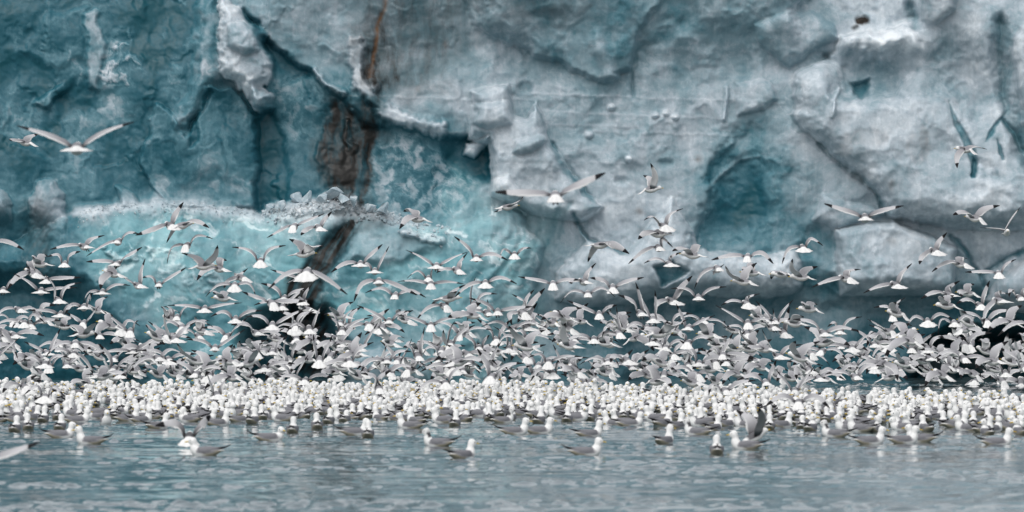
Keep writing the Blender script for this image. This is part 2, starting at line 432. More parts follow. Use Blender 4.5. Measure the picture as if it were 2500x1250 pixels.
# right: the big rounded lobe
area([(1840,60),(1900,30),(1990,20),(2040,60),(2050,90),(1980,130),(1930,170),(1860,110)], .25, 5, 30, w=.63, jag=5)
area([(1800,200),(1860,188),(1890,205),(1900,240),(1870,270),(1800,280)], .18, 6, 24, w=.72, jag=5)
area([(2056,84),(2040,110),(2028,140),(1985,155),(1950,172),(1937,200),(1935,235),(1945,265),(1932,282),(1960,316),(1995,346),(2035,376),(2060,402),(2110,438),(2150,485),(2162,530),(2320,560),(2620,560),(2640,-110),(2240,-110),(2236,40),(2170,70),(2120,74)], .85, 5, 70, w=.77, wm=.8, jag=5, fine=5)
area([(2048,92),(2120,72),(2232,60),(2245,95),(2252,122),(2200,134),(2120,132),(2060,108)], .2, 44, w=.95, jag=8)
area([(2032,142),(2100,128),(2185,138),(2215,172),(2195,232),(2120,242),(2050,232),(2032,192)], -.65, 80, w=.66, wm=.7, jag=10)  # shade under the rim put into the whiteness as well as hollowed
area([(2210,120),(2330,100),(2420,160),(2440,260),(2380,290),(2260,220)], -.3, 110, w=.70, wm=.6, jag=12)
area([(2078,204),(2127,199),(2120,228),(2105,240),(2084,226)], -.22, 16, w=.38, wm=.9, jag=6, fine=6)
stroke([(2050,215),(2035,245),(2030,285)], 7, .12, 5, w=.84, jag=4)
stroke([(2225,10),(2238,35),(2234,62)], 22, -.15, 22, w=.48, wm=.8)
area([(2250,-10),(2336,-25),(2330,28),(2282,60),(2246,50)], .4, 5, 18, w=.72, d=.12, jag=3)
area([(2468,92),(2486,60),(2640,-10),(2640,420),(2505,300),(2480,220),(2466,150)], .5, 5, 24, w=.76, jag=4)
stroke([(2440,60),(2446,180),(2456,250),(2472,300),(2494,365),(2520,420)], 30, -.35, 36, w=.46, wm=.7, jag=8, fine=4)
area([(2316,248),(2332,288),(2354,326),(2372,358),(2384,398),(2378,432),(2368,436),(2366,404),(2356,368),(2338,332),(2322,290)], -.10, 6, w=.46, jag=3, fine=3)
area([(2372,385),(2382,400),(2376,434),(2366,432)], -.08, 6, w=.28, jag=3, fine=3)
area([(2462,268),(2434,304),(2416,330),(2400,347),(2410,322),(2430,296)], -.10, 6, w=.42, jag=3, fine=3)
area([(2428,340),(2440,358),(2450,392),(2443,394),(2434,370)], -.10, 6, w=.34, jag=3, fine=3)
stroke([(2448,296),(2472,325),(2494,366)], 12, -.15, 12, w=.36, wm=.8, jag=3)
for pts, wd in (([(2112,440),(2140,470),(2158,512)], 8), ([(2000,352),(2062,405),(2108,440)], 12)):
    stroke(pts, wd, -.09, 15, w=.5, wm=.6, jag=6, fine=4)  # shadow below the lobe's edge put into the ice colour
oval(2107, 45, 16, 13, h=-.05, edge=12, d=.95, rust=.1, jag=5, fine=4); stroke([(2096,60),(2088,66)], 10, 0, 10, d=.7)
for x, y, a, b, dd in ((2250,340,14,34,.45), (2240,360,30,40,.2), (2110,335,60,24,.22), (2060,365,22,16,.25), (2177,450,7,14,.45), (1704,388,9,11,.4), (1700,390,3,4,.9), (1560,517,8,7,.5), (1565,562,9,8,.3), (1020,215,6,8,.4), (1085,105,5,9,.5), (2178,590,14,10,.25), (2436,430,14,8,.2), (2095,430,28,14,.22)):
    oval(x, y, a, b, edge=14, d=dd * .3, rust=dd * .7, jag=4)
# lower step: snowy ledge, turquoise face
ledge = [(-140,640),(0,600),(60,575),(160,530),(230,502),(330,494),(430,490),(520,498),(620,510),(700,508),(760,490),(820,478),(880,505),(960,520),(1040,535),(1120,545),(1190,500),(1260,520),(1330,600),(1300,760),(1200,1000),(-140,1000)]
area(ledge, 1.0, 10, 190, jag=9, fine=6)
area([(210,560),(330,520),(700,535),(980,560),(1180,540),(1330,560),(1290,700),(1100,790),(700,790),(420,770),(300,720),(220,650)], 0, 70, t=.85, jag=16)
area([(1110,400),(1190,470),(1300,510),(1380,520),(1330,620),(1150,640),(1060,560)], 0, 60, t=.6, jag=12)
area([(980,720),(1300,700),(1330,860),(1200,940),(960,940)], 0, 60, t=.55, jag=12)
area([(380,640),(680,660),(690,860),(480,900),(360,800)], 0, 60, t=.5, jag=12)
crest = [(160,528),(230,500),(330,492),(430,488),(520,496),(620,508),(700,506),(760,488),(820,476),(880,500),(960,516),(1000,528),(1060,545),(1120,552),(1090,580),(960,572),(870,560),(800,575),(720,560),(600,545),(520,528),(420,530),(300,520),(220,548)]
area(crest, .12, 34, 0, w=.84, jag=14, fine=9, fade=(600, 600, 600, 515))
area([(640,500),(700,496),(760,482),(820,470),(880,498),(900,520),(760,525),(660,522)], .16, 14, 30, w=.84, jag=9, fine=8)
area([(250,600),(330,590),(420,612),(380,640),(280,640)], .12, 10, w=.78, wm=.9, jag=10, lace=34)
area([(430,640),(520,620),(560,690),(470,720)], .05, 12, w=.7, wm=.7, jag=10, lace=40)
area([(860,540),(1000,560),(1060,600),(980,640),(820,640),(840,570)], .15, 26, w=.62, wm=.7, t=.25, jag=10)
stroke([(985,570),(1050,585),(1080,592)], 20, .2, 5, 9, w=.78, jag=6, fine=5)
area([(820,490),(890,505),(960,525),(940,560),(860,560),(820,530)], 0, 22, d=.42, jag=8)
area([(840,540),(880,545),(860,600),(810,660),(770,740),(800,900),(740,930),(690,800),(715,690),(760,620)], -.1, 26, w=.2, wm=.6, d=.95, jag=9, fine=5, t=0)
stroke([(865,548),(830,590),(795,640)], 24, 0, 16, d=1.0, jag=7, fine=6)
stroke([(715,680),(708,740)], 26, 0, 16, d=1.0, jag=6)
stroke([(790,730),(780,860)], 26, 0, 24, d=.8, jag=6)
gr = random.Random(4)
for k in range(9):
    x0 = 1400 - k * 21 + gr.uniform(-9, 9)
    stroke([(x0, 505 + k * 6 + gr.uniform(-12, 25)), (x0 - 30 + gr.uniform(-9, 9), 580 + k * 8), (x0 - 95 + gr.uniform(-20, 20), 700 + k * 5 + gr.uniform(-40, 10))], gr.uniform(6, 20), gr.uniform(-.09, -.02), 18, w=gr.uniform(.3, .55), wm=gr.uniform(.3, .7), jag=9, fine=5, taper=True)
# lower right: pale mass over the wave-cut notch
area([(1352,730),(1364,664),(1420,592),(1405,540),(1430,585),(1480,604),(1530,614),(1640,480),(1690,565),(1702,606),(1850,626),(1950,604),(1962,705),(1900,728),(1700,720),(1600,726),(1500,745),(1420,745)], .55, 6, 46, w=.79, jag=6)
stroke([(1403,528),(1414,556),(1432,586),(1470,602),(1522,613)], 8, -.12, 11, w=.46, jag=5, fine=4)
area([(1595,650),(1640,640),(1680,660),(1640,690),(1615,700)], -.25, 10, w=.4, jag=5)
area([(1955,562),(2036,560),(2042,660),(2052,720),(1958,716)], -.15, 34, w=.44, jag=12, fine=6)
area([(2037,562),(2060,555),(2180,538),(2334,602),(2334,724),(2052,722),(2042,640)], .55, 4, 20, w=.77, jag=3)
area([(2000,470),(2180,520),(2040,556),(1985,540)], .25, 6, 24, w=.72, jag=6)
stroke([(2320,575),(2352,610),(2372,640),(2396,672),(2404,700)], 9, -.12, 11, w=.46, jag=5, fine=4)
stroke([(2396,672),(2440,640),(2500,612)], 8, -.12, 11, w=.46, jag=5, fine=4)
area([(2404,735),(2440,675),(2500,634),(2640,600),(2640,780),(2420,755)], .6, 5, 34, w=.8, jag=4)
# undercuts along the waterline
area([(1540,748),(1620,728),(1800,722),(2000,716),(2300,722),(2420,738),(2660,775),(2660,1080),(1540,1080)], -.75, 100, t=0, jag=12)
area([(1290,800),(1350,755),(1580,740),(1580,1080),(1290,1080)], -.15, 120, w=.48, wm=.4, jag=14)
area([(-160,690),(60,682),(200,702),(232,765),(330,880),(350,1080),(-160,1080)], -.9, 90, jag=10, t=0)
area([(600,800),(700,745),(800,765),(850,860),(858,1080),(600,1080)], -1.2, 60, d=.3, jag=9, t=0)
area([(2225,1080),(2240,900),(2262,858),(2330,815),(2660,790),(2660,1080)], -2.6, 60, w=.02, jag=8)  # the cave's shade is deepened in the ice colour
area([(846,1080),(850,885),(880,855),(935,848),(1002,880),(1012,1080)], .7, 5, 45, w=.6, jag=5)
area([(470,1080),(475,860),(520,830),(600,850),(610,1080)], .3, 6, 40, w=.34, jag=6)

# crumbly snow relief where the ice is white, smooth glassy scallops where it is blue
f1, f2 = worley(PX / 15 + NX * 1.2, PY / 13 + NY * 1.2, 2)
cr_m = np.zeros_like(PX)
S = window(crest, 20)
sn = smooth(.62, .85, WHITE)
P += sn * .014 * fbm(PX / 26, PY / 26, 4, 91) + (1 - sn) * .025 * fbm(PX / 60, PY / 44, 3, 95)
band = smooth(0, 18, PY - np.interp(PX, [p[0] for p in crest[:14]], [p[1] for p in crest[:14]])) * smooth(70, 36, PY - np.interp(PX, [p[0] for p in crest[:14]], [p[1] for p in crest[:14]])) * smooth(150, 230, PX) * smooth(1120, 1040, PX)
P += band * .035 * (0.55 - f1)
WHITE += (FX * .05 + NX * .06)
WHITE = np.clip(WHITE, 0.0, 1.0)
sk = fbm(PX / 26 + NX * .5, PY / 120, 5, 33, .62); sk2 = fbm((PX + PY * .62) / 12 + NX, (PY - PX * .3) / 110, 4, 35)
DIRT *= np.clip(.8 + .8 * np.where(PY < 505, sk, sk2), .12, 1.4)
RUST *= np.clip(.8 + 1.2 * fbm(PX / 30, PY / 60, 3, 37), 0, 1.2)
rough = smooth(1500, 900, PX) * .75 + .25
P += rough * (.030 * facets(PX / 110 + NX * .5, PY / 130 + NY * .5, 4) + .010 * facets(PX / 36 + NX * .4, PY / 44 + NY * .4, 6) + .004 * facets(PX / 12, PY / 13, 8))
sf, _ = worley(PX / 120 + NX * .9, PY / 95 + NY * .9, 9)
sf2, _ = worley(PX / 48 + NX * .8, PY / 40 + NY * .8, 12)
P += smooth(900, 1300, PX) * smooth(720, 640, PY) * (.12 * (sf * sf - .25) + .022 * (sf2 * sf2 - .25)) + smooth(640, 560, PX) * .04 * (sf * sf - .25)
TURQ *= np.clip(.72 + .9 * fbm(PX / 120 + NX, PY / 90 + NY, 4, 101), .1, 1.2)
WHITE += smooth(.15, .5, TURQ) * .55 * smooth(.08, .42, fbm(PX / 75 + NX, PY / 40 + NY, 5, 103, .6))
frost = fbm(PX / 80 + NX * .8, PY / 110 + NY * .8, 5, 97, .58)
WHITE += smooth(660, 600, PX) * smooth(500, 450, PY) * (.30 * smooth(.10, .5, frost) - .15 * smooth(.05, -.35, frost) - .045)
far_top = smooth(-60, -400, PY)
WHITE = WHITE * (1 - far_top) + far_top * (0.55 + 0.25 * NX)
DEPTH = ICE_D - P
DEPTH[0, :] = ICE_D + 120                         # the surface runs back inland above the cliff top
def soften(A, k):
    for _ in range(k):
        B = A.copy(); B[1:-1, 1:-1] = (4 * A[1:-1, 1:-1] + 2 * (A[:-2, 1:-1] + A[2:, 1:-1] + A[1:-1, :-2] + A[1:-1, 2:]) + A[:-2, :-2] + A[:-2, 2:] + A[2:, :-2] + A[2:, 2:]) / 16
        A = B
    return A
DEPTH = soften(DEPTH, 1)       # melt rounds every edge
X = (PX - 1250) / SI
Z = CAM_H + (HZ - PY) / SI
Z[0, :] += 6
co = np.stack([X, DEPTH, Z], -1).reshape(-1, 3)
ny, nx = PX.shape
idx = np.arange(ny * nx).reshape(ny, nx)
quads = np.stack([idx[:-1, :-1], idx[1:, :-1], idx[1:, 1:], idx[:-1, 1:]], -1).reshape(-1, 4)
me = fast_mesh('glacier_wall', co, quads)
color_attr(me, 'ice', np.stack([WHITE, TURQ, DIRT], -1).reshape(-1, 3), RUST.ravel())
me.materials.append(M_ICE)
glacier = link('glacier_wall', me)
tag(glacier, kind='structure')

def ice_front(x, y):
    """distance of the ice surface behind photo point (x, y)"""
    i = int(np.clip(np.searchsorted(gx, x), 0, nx - 1)); j = int(np.clip(np.searchsorted(gy, y), 0, ny - 1))
    return float(DEPTH[j, i])

# ------------------------------------------------------------------ sea
def sea_z(x, y):
    z = .022 * fbm(x / 1.9, y / 1.9, 2, 5) + .012 * fbm(x / .7, y / .6, 2, 6)
    pk = np.clip(perlin(x / .19, y / .32, 14) - .26, 0, 1)
    z = z + .050 * pk * (.25 + 1.0 * smooth(-.15, .45, fbm(x / 5.5, y / 3.2, 2, 16)))
    gust = .5 + .85 * smooth(-.3, .4, fbm(x / 7, y / 6, 3, 12))
    return z * gust * smooth(200, 60, np.abs(x))

def sea():
    u = np.concatenate([-np.geomspace(60, 1.04, 40), np.linspace(-1, 1, 430), np.geomspace(1.04, 60, 40)])
    rows = [58.0]
    while rows[-1] < 152: rows.append(rows[-1] + .052 * (rows[-1] / 60) ** 1.15)
    ys = np.concatenate([np.linspace(-900, -10, 30), np.linspace(-8, 57.5, 100), rows, np.linspace(152.4, 175, 30)])
    half = np.clip(ys, 40, None) * .0605 + .9
    x = u[None, :] * half[:, None]; y = np.repeat(ys[:, None], len(u), 1)
    z = sea_z(x, y)
    n, m = x.shape
    ii = np.arange(n * m).reshape(n, m)
    q = np.stack([ii[:-1, :-1], ii[:-1, 1:], ii[1:, 1:], ii[1:, :-1]], -1).reshape(-1, 4)
    me = fast_mesh('sea', np.stack([x, y, z], -1).reshape(-1, 3), q)
    me.materials.append(M_SEA)
    tag(link('sea', me), kind='structure')
sea()

# ------------------------------------------------------------------ ice chunks fallen on the ledge
def chunk_data(rng, flat=1.0):
    import bmesh
    bm = bmesh.new()
    bmesh.ops.create_icosphere(bm, subdivisions=3, radius=1)
    planes = [(np.array(v) / np.linalg.norm(v), rng.uniform(.28, .62)) for v in rng.normal(size=(11, 3))]
    for v in bm.verts:
        p = np.array(v.co)
        for n, dd in planes:
            k = p.dot(n)
            if k > dd: p = p - n * (k - dd)
        v.co = p * np.array((1, .9, flat))
    me = bpy.data.meshes.new('ice_chunk'); bm.to_mesh(me); bm.free()
    for p in me.polygons: p.use_smooth = False
    color_attr(me, 'ice', np.tile(np.array([[.78, .08, .02]]), (len(me.vertices), 1)))
    me.materials.append(M_ICE)
    return me
rng = np.random.RandomState(5)
CH = [chunk_data(rng, f) for f in (1, .8, .7, .9, .75, .85)]
big = [(722,483,13,'tall upright white ice chunk at the left end of the ledge rubble'), (752,488,14,'broad white ice chunk beside the upright one on the snowy ledge'),
       (786,482,12,'blocky white ice chunk in the middle of the ledge rubble'), (812,474,17,'peaked ice chunk standing highest on the ledge below the dirty hollow'),
       (836,484,15,'pale angular ice chunk just right of the peaked highest chunk'), (864,492,12,'small white ice chunk at the foot of the black dirt stripe'),
       (904,508,14,'sandy brown-tinted ice chunk on the dirty part of the ledge'), (935,512,13,'rounded sandy ice chunk right of the brown-tinted one on the ledge'),
       (660,505,11,'white ice chunk alone under the dark blue hollow on the ledge'), (690,503,10,'small white ice chunk at the right edge of the dark hollow floor')]
for k, (x, y, r, lb) in enumerate(big):
    D = ice_front(x, y + 12) - .02
    s = F / D
    o = link('ice_chunk', CH[k % 6]); o.location = at(x, y, s); o.scale = (r * 2.2 / s, r * 1.6 / s, r * (1.6 + .5 * (k % 3)) / s)
    o.rotation_euler = (rng.uniform(-.6, .6), rng.uniform(-.6, .6), rng.uniform(0, 6))
    tag(o, lb, 'ice chunk', 'ice chunks fallen on the snowy ledge')
def rubble():
    V, T, C, off = [], [], [], 0
    src = []
    for m in CH:
        v = np.empty(len(m.vertices) * 3, np.float32); m.vertices.foreach_get('co', v)
        t = np.array([p.vertices[:] for p in m.polygons]); src.append((v.reshape(-1, 3), t))
    cx = [p[0] for p in crest[:14]]; cy = [p[1] for p in crest[:14]]
    src = [(v, t) for v, t in src]
    for k in range(900):
        x = rng.uniform(190, 1100) if k % 3 else rng.uniform(640, 980)
        y = np.interp(x, cx, cy) + abs(rng.normal(0, 16)) + 3
        r = 1.8 + 7.0 * rng.uniform() ** 3 if x > 640 else 1.4 + 3.0 * rng.uniform() ** 2
        D = ice_front(x, y) - .02; s = F / D
        v, t = src[k % 6]
        a, b = rng.uniform(0, 6.28, 2)
        Rm = np.array(Matrix.Rotation(a, 3, 'X') @ Matrix.Rotation(b, 3, 'Z'))
        V.append(v @ Rm.T * (r / s) + np.array(at(x, y, s))); T.append(t + off); off += len(v)
        dd = .5 * math.exp(-((x - 880) / 60) ** 2)
        C.append(np.tile([[.80, .08, dd]], (len(v), 1)))
    me = fast_mesh('ice_rubble', np.concatenate(V), np.zeros((0, 4)), False, np.concatenate(T))
    color_attr(me, 'ice', np.concatenate(C)); me.materials.append(M_ICE)
    tag(link('ice_rubble', me), kind='stuff')
rubble()

# ------------------------------------------------------------------ gulls
WHT = np.array((.83, .83, .82)); CREAM_SHADE = np.array((.62, .58, .49)); GREY = np.array((.27, .27, .288)); PALE = np.array((.50, .50, .515)); SGREY = np.array((.225, .225, .243)); BLK = np.array((.012, .012, .014)); UNDER = np.array((.66, .66, .66))
MR = 16

def frame(heading, pitch, roll):
    """columns: right, forward, up of a bird; heading 0 = away from the camera, + = turned to the right"""
    return np.array(Matrix.Rotation(-R(heading), 3, 'Z') @ Matrix.Rotation(R(pitch), 3, 'X') @ Matrix.Rotation(R(roll), 3, 'Y'))

BODY = [(-.112, .042, .022, -.002), (-.085, .050, .036, -.006), (-.055, .052, .047, -.008), (-.025, .056, .053, -.008), (.008, .057, .055, -.006), (.04, .054, .052, -.002), (.068, .047, .046, .003), (.095, .037, .037, .010), (.115, .033, .033, .015), (.135, .034, .034, .018), (.153, .029, .029, .017), (.168, .016, .017, .013)]

def flying_mesh(Rm, tips, bends, twist, spread, droop, dark=1.0):
    """one closed mesh: tail fan, body, head and both wings. tips = wing tip positions relative to the body (world axes, metres)"""
    vs, cs, qs, ts = [], [], [], []
    rings = []
    def add(pts, cols):
        i = sum(len(v) for v in vs); vs.append(np.asarray(pts)); cs.append(np.asarray(cols)); return list(range(i, i + len(pts)))
    q = np.array([1 - 2 * k / 7 for k in range(8)] + [-1 + 2 * (k - 8) / 7 for k in range(8, 16)])
    up = np.array([1.0] * 8 + [-1.0] * 8)
    dr = R(droop)
    for rr, th in ((.150, .0015), (.10, .003), (.045, .008)):
        zig = 1 + (.045 * np.where(np.arange(16) % 2 == 0, 1, -1) * np.where(np.arange(16) < 8, 1, -1) if rr > .14 else 0)
        zig = zig * (1 - .22 * q * q * (rr > .09))
        ph = q * R(spread) * (1.0 if rr > .15 else 1.3 if rr > .09 else 1.6)
        hw = .044
        pts = np.stack([hw * q + rr * zig * np.sin(ph), -.098 - rr * zig * np.cos(ph), up * th + .004 - .012 * np.abs(q) * rr / .16], -1)
        dy_, dz_ = pts[:, 1] + .085, pts[:, 2].copy()
        pts[:, 1] = -.085 + dy_ * math.cos(dr) - dz_ * math.sin(dr) * -1 * 0; pts[:, 2] = dz_ * math.cos(dr) + dy_ * math.sin(dr)
        rings.append(add(pts @ Rm.T, np.where((np.arange(16) % 2 == 0)[:, None], WHT, WHT * (.88 if rr < .12 else .95))))
    for y, hw, hh, zc in BODY:
        a = (np.arange(16) + .5) * 2 * math.pi / 16
        pts = np.stack([hw * np.cos(a), np.full(16, y), zc + hh * np.sin(a)], -1)
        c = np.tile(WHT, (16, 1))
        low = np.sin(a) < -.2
        c[low] = WHT * .55 + CREAM_SHADE * .45  # cream stain, plus shade from the dark water put into the belly colour
        if -.09 < y < .10: c[(np.sin(a) > (.1 if y < .06 else .3))] = GREY * dark
        rings.append(add(pts @ Rm.T, c))
    j0 = 3 + 3                                    # wing root rows in the ring list: y -.025 .. .068
    for r in range(len(rings) - 1):
        for k in range(16):
            if j0 <= r < j0 + 3 and k in (0, 6): continue
            a, b = rings[r], rings[r + 1]
            qs.append((a[k], a[(k + 1) % 16], b[(k + 1) % 16], b[k]))
    a, b = rings[0], rings[-1]
    for k in range(7): qs.append((a[k + 1], a[k], a[15 - k], a[14 - k]))
    cap = add([np.array((0, .176, .012)) @ Rm.T], [WHT])[0]
    for k in range(16): ts.append((b[k], b[(k + 1) % 16], cap))
    allv = np.concatenate(vs)
    fwd = Rm[:, 1]; upv = Rm[:, 2]
    for side, (top, bot) in ((1, (1, 0)), (-1, (6, 7))):
        loop = [rings[j0 + 3 - i][top] for i in range(4)] + [rings[j0 + i][bot] for i in range(4)]
        Sh = allv[loop].mean(0)
        T = np.array(tips[0 if side < 0 else 1]) ; dv = T - Sh; dist = np.linalg.norm(dv)
        La, Lh = .205, .29
        dist_c = min(dist, .488); T = Sh + dv / dist * dist_c
        ax = dv / dist
        aa = (La * La - Lh * Lh + dist_c * dist_c) / (2 * dist_c)
        hgt = math.sqrt(max(La * La - aa * aa, .0009))
        bd = bends[0 if side < 0 else 1]
        pf = fwd - ax * fwd.dot(ax); pu = upv - ax * upv.dot(ax)
        pd = pf * (1 - abs(bd)) * .8 + pu * bd
        pd = pd / (np.linalg.norm(pd) + 1e-6)
        Wp = Sh + ax * aa + pd * hgt
        us = [0, .1, .22, .34, .46, .56, .66, .75, .82, .865, .88, .93, .97, 1.0]
        chord = np.interp(us, [0, .12, .4, .55, .7, .85, .94, 1], [.10, .130, .128, .112, .092, .066, .044, .010])
        w_ = 1.7
        und = UNDER * (.42 if dark < .6 else 1)  # underwing shade put into the colour of the two flapping gulls
        prev = loop
        tw = R(twist[0 if side < 0 else 1])
        for i, u in enumerate(us[1:], 1):
            def pt(t): return ((1 - t) ** 2 * Sh + 2 * w_ * t * (1 - t) * Wp + t * t * T) / ((1 - t) ** 2 + 2 * w_ * t * (1 - t) + t * t)
            p = pt(u); tg = pt(min(u + .02, 1.0)) - pt(u - .02); tg /= np.linalg.norm(tg) + 1e-9
            ff = fwd * .96 + upv * .12
            c = ff - tg * ff.dot(tg); c /= np.linalg.norm(c) + 1e-9
            n = np.cross(tg, c) * (-side); n = -n if n.dot(np.cross(tg, c)) * side < 0 else n
            n = np.cross(c, tg) * (1 if side < 0 else -1)
            ang = tw * u
            c2 = c * math.cos(ang) + n * math.sin(ang); n2 = n * math.cos(ang) - c * math.sin(ang)
            ch = chord[i]
            le = p + c2 * ch * .28
            jit = 1 + (.05 * (-1) ** i if .4 < u < .95 else 0)
            tkl = .012 * (1 - u) + .003
            fr = [0, .22, .8, jit]
            camber = [0, .09, .04, -.03]
            tk = [tkl * .5, tkl, .0022, .0008]
            topv = [le - c2 * ch * f + n2 * (ch * cb + t_) for f, cb, t_ in zip(fr, camber, tk)]
            botv = [le - c2 * ch * f + n2 * (ch * cb - t_) for f, cb, t_ in zip(fr, camber, tk)]
            if u > .87: ct = [BLK] * 4; cb_ = [BLK] * 4 if u > .9 else [und * .8] * 4
            else:
                g = GREY * dark * (1 - min(u / .75, 1)) + PALE * min(u / .75, 1)
                ct = [g * 1.25, g, g, WHT * .95 if u < .8 else g * 1.3]
                cb_ = [WHT * .95 if dark > .6 else und, und, und * (1 - .15 * u), WHT * .9 if dark > .6 else und]
            new = add(topv + botv[::-1], ct + cb_[::-1])
            for k in range(8):
                k2 = (k + 1) % 8
                qs.append((prev[k], prev[k2], new[k2], new[k]) if side > 0 else (prev[k2], prev[k], new[k], new[k2]))
            prev = new
        for k in range(3): qs.append((prev[k], prev[k + 1], prev[6 - k], prev[7 - k]))
    return np.concatenate(vs), np.concatenate(cs), qs, ts

def cone(p0, p1, r0, r1, n=6):
    p0, p1 = np.array(p0, float), np.array(p1, float)
    d = p1 - p0; d /= np.linalg.norm(d)
    u = np.cross(d, (0, 0, 1.0)) if abs(d[2]) < .9 else np.cross(d, (1.0, 0, 0)); u /= np.linalg.norm(u); v = np.cross(d, u)
    a = np.arange(n) * 2 * math.pi / n
    ring = lambda p, r: p + r * (np.cos(a)[:, None] * u + np.sin(a)[:, None] * v)
    V = np.concatenate([ring(p0, r0), ring(p1, r1), [p1]])
    Q = [(k, (k + 1) % n, n + (k + 1) % n, n + k) for k in range(n)]
    T = [(n + k, n + (k + 1) % n, 2 * n) for k in range(n)]
    return V, Q, T

def beak_geo(base, d):
    d = np.array(d, float); b = np.array(base, float)
    V, Q, T = cone(b, b + d * .030, .0085, .0065)
    V2, Q2, T2 = cone(b + d * .030, b + d * .043 - np.array((0, 0, .006)), .0064, .0008)
    V = np.concatenate([V[:12], V2[6:]]); n = 6
    Q = list(Q) + [(6 + k, 6 + (k + 1) % n, 12 + (k + 1) % n, 12 + k) for k in range(n)]
    T = [(12 + k, 12 + (k + 1) % n, 18) for k in range(n)]
    return V, Q, T

def simple(name, geo, mat, parent=None):
    me = fast_mesh(name, geo[0], geo[1], True, geo[2]); me.materials.append(mat)
    return link(name, me, parent)

FLY = []     # every flying gull: dict with its object and what its label needs
def fly(x, y, L, Rt, hd=0, s=155, bend=(.5, .5), pitch=None, roll=0, spread=None, twist=None, feet=False, dark=1.0, label=None):
    r = random.Random(int(x * 31 + y * 17))
    droop = r.uniform(3, 16) if r.random() < .7 else r.uniform(20, 36); pitch = (r.uniform(2, 14) if pitch is None else pitch * (.22 if abs(hd) < 40 else .8))
    spread = r.choice((8, 14, 22, 30, 44)) if spread is None else spread
    tb = r.uniform(-8, 14) if r.random() < .55 else r.uniform(14, 40); twist = (tb + r.uniform(-6, 6), tb + r.uniform(-6, 6)) if twist is None else twist
    Rm = frame(hd, pitch, roll)
    tips = []
    for side, tp in ((-1, L), (1, Rt)):
        dx, dz = (tp[0] - x) / s, -(tp[1] - y) / s - .02
        d2 = dx * dx + dz * dz
        Lw = .47
        rest = math.sqrt(max(Lw * Lw - d2, 0)) if d2 < Lw * Lw else 0
        # the wing that points at the viewer or away from him, by the heading
        lat = Rm[:, 0] * side
        sgn = 1 if lat[1] > 0 else -1
        k = min(1.0, abs(math.sin(R(hd))) * 1.15)
        fold = 1 - k
        dy = sgn * rest * k + (-.25 * rest * fold) * math.cos(R(hd))
        v = np.array((dx, dy, dz))
        tips.append(v)
    co, c, q, t = flying_mesh(Rm, tips, bend, twist, spread, droop, dark)
    me = fast_mesh('flying_gull', co, q, True, t)
    color_attr(me, 'plumage', c); me.materials.append(M_FEATHER)
    o = link('flying_gull', me); o.location = at(x, y, s)
    simple('beak', (lambda g: (g[0] @ Rm.T, g[1], g[2]))(beak_geo((0, .166, .011), (0, 1, -.08))), M_BEAK, o)
    if feet:
        for sd in (-1, 1):
            b = np.array((sd * .016, -.085, -.03)); 
            simple('foot', (lambda g: (g[0] @ Rm.T, g[1], g[2]))(cone(b, b + np.array((sd * .004, -.055, -.035)), .005, .008)), M_DARK, o)
    FLY.append(dict(o=o, x=x, y=y, s=s, hd=hd, L=L, R=Rt, bend=bend, label=label, spread=spread, feet=feet))
    return o

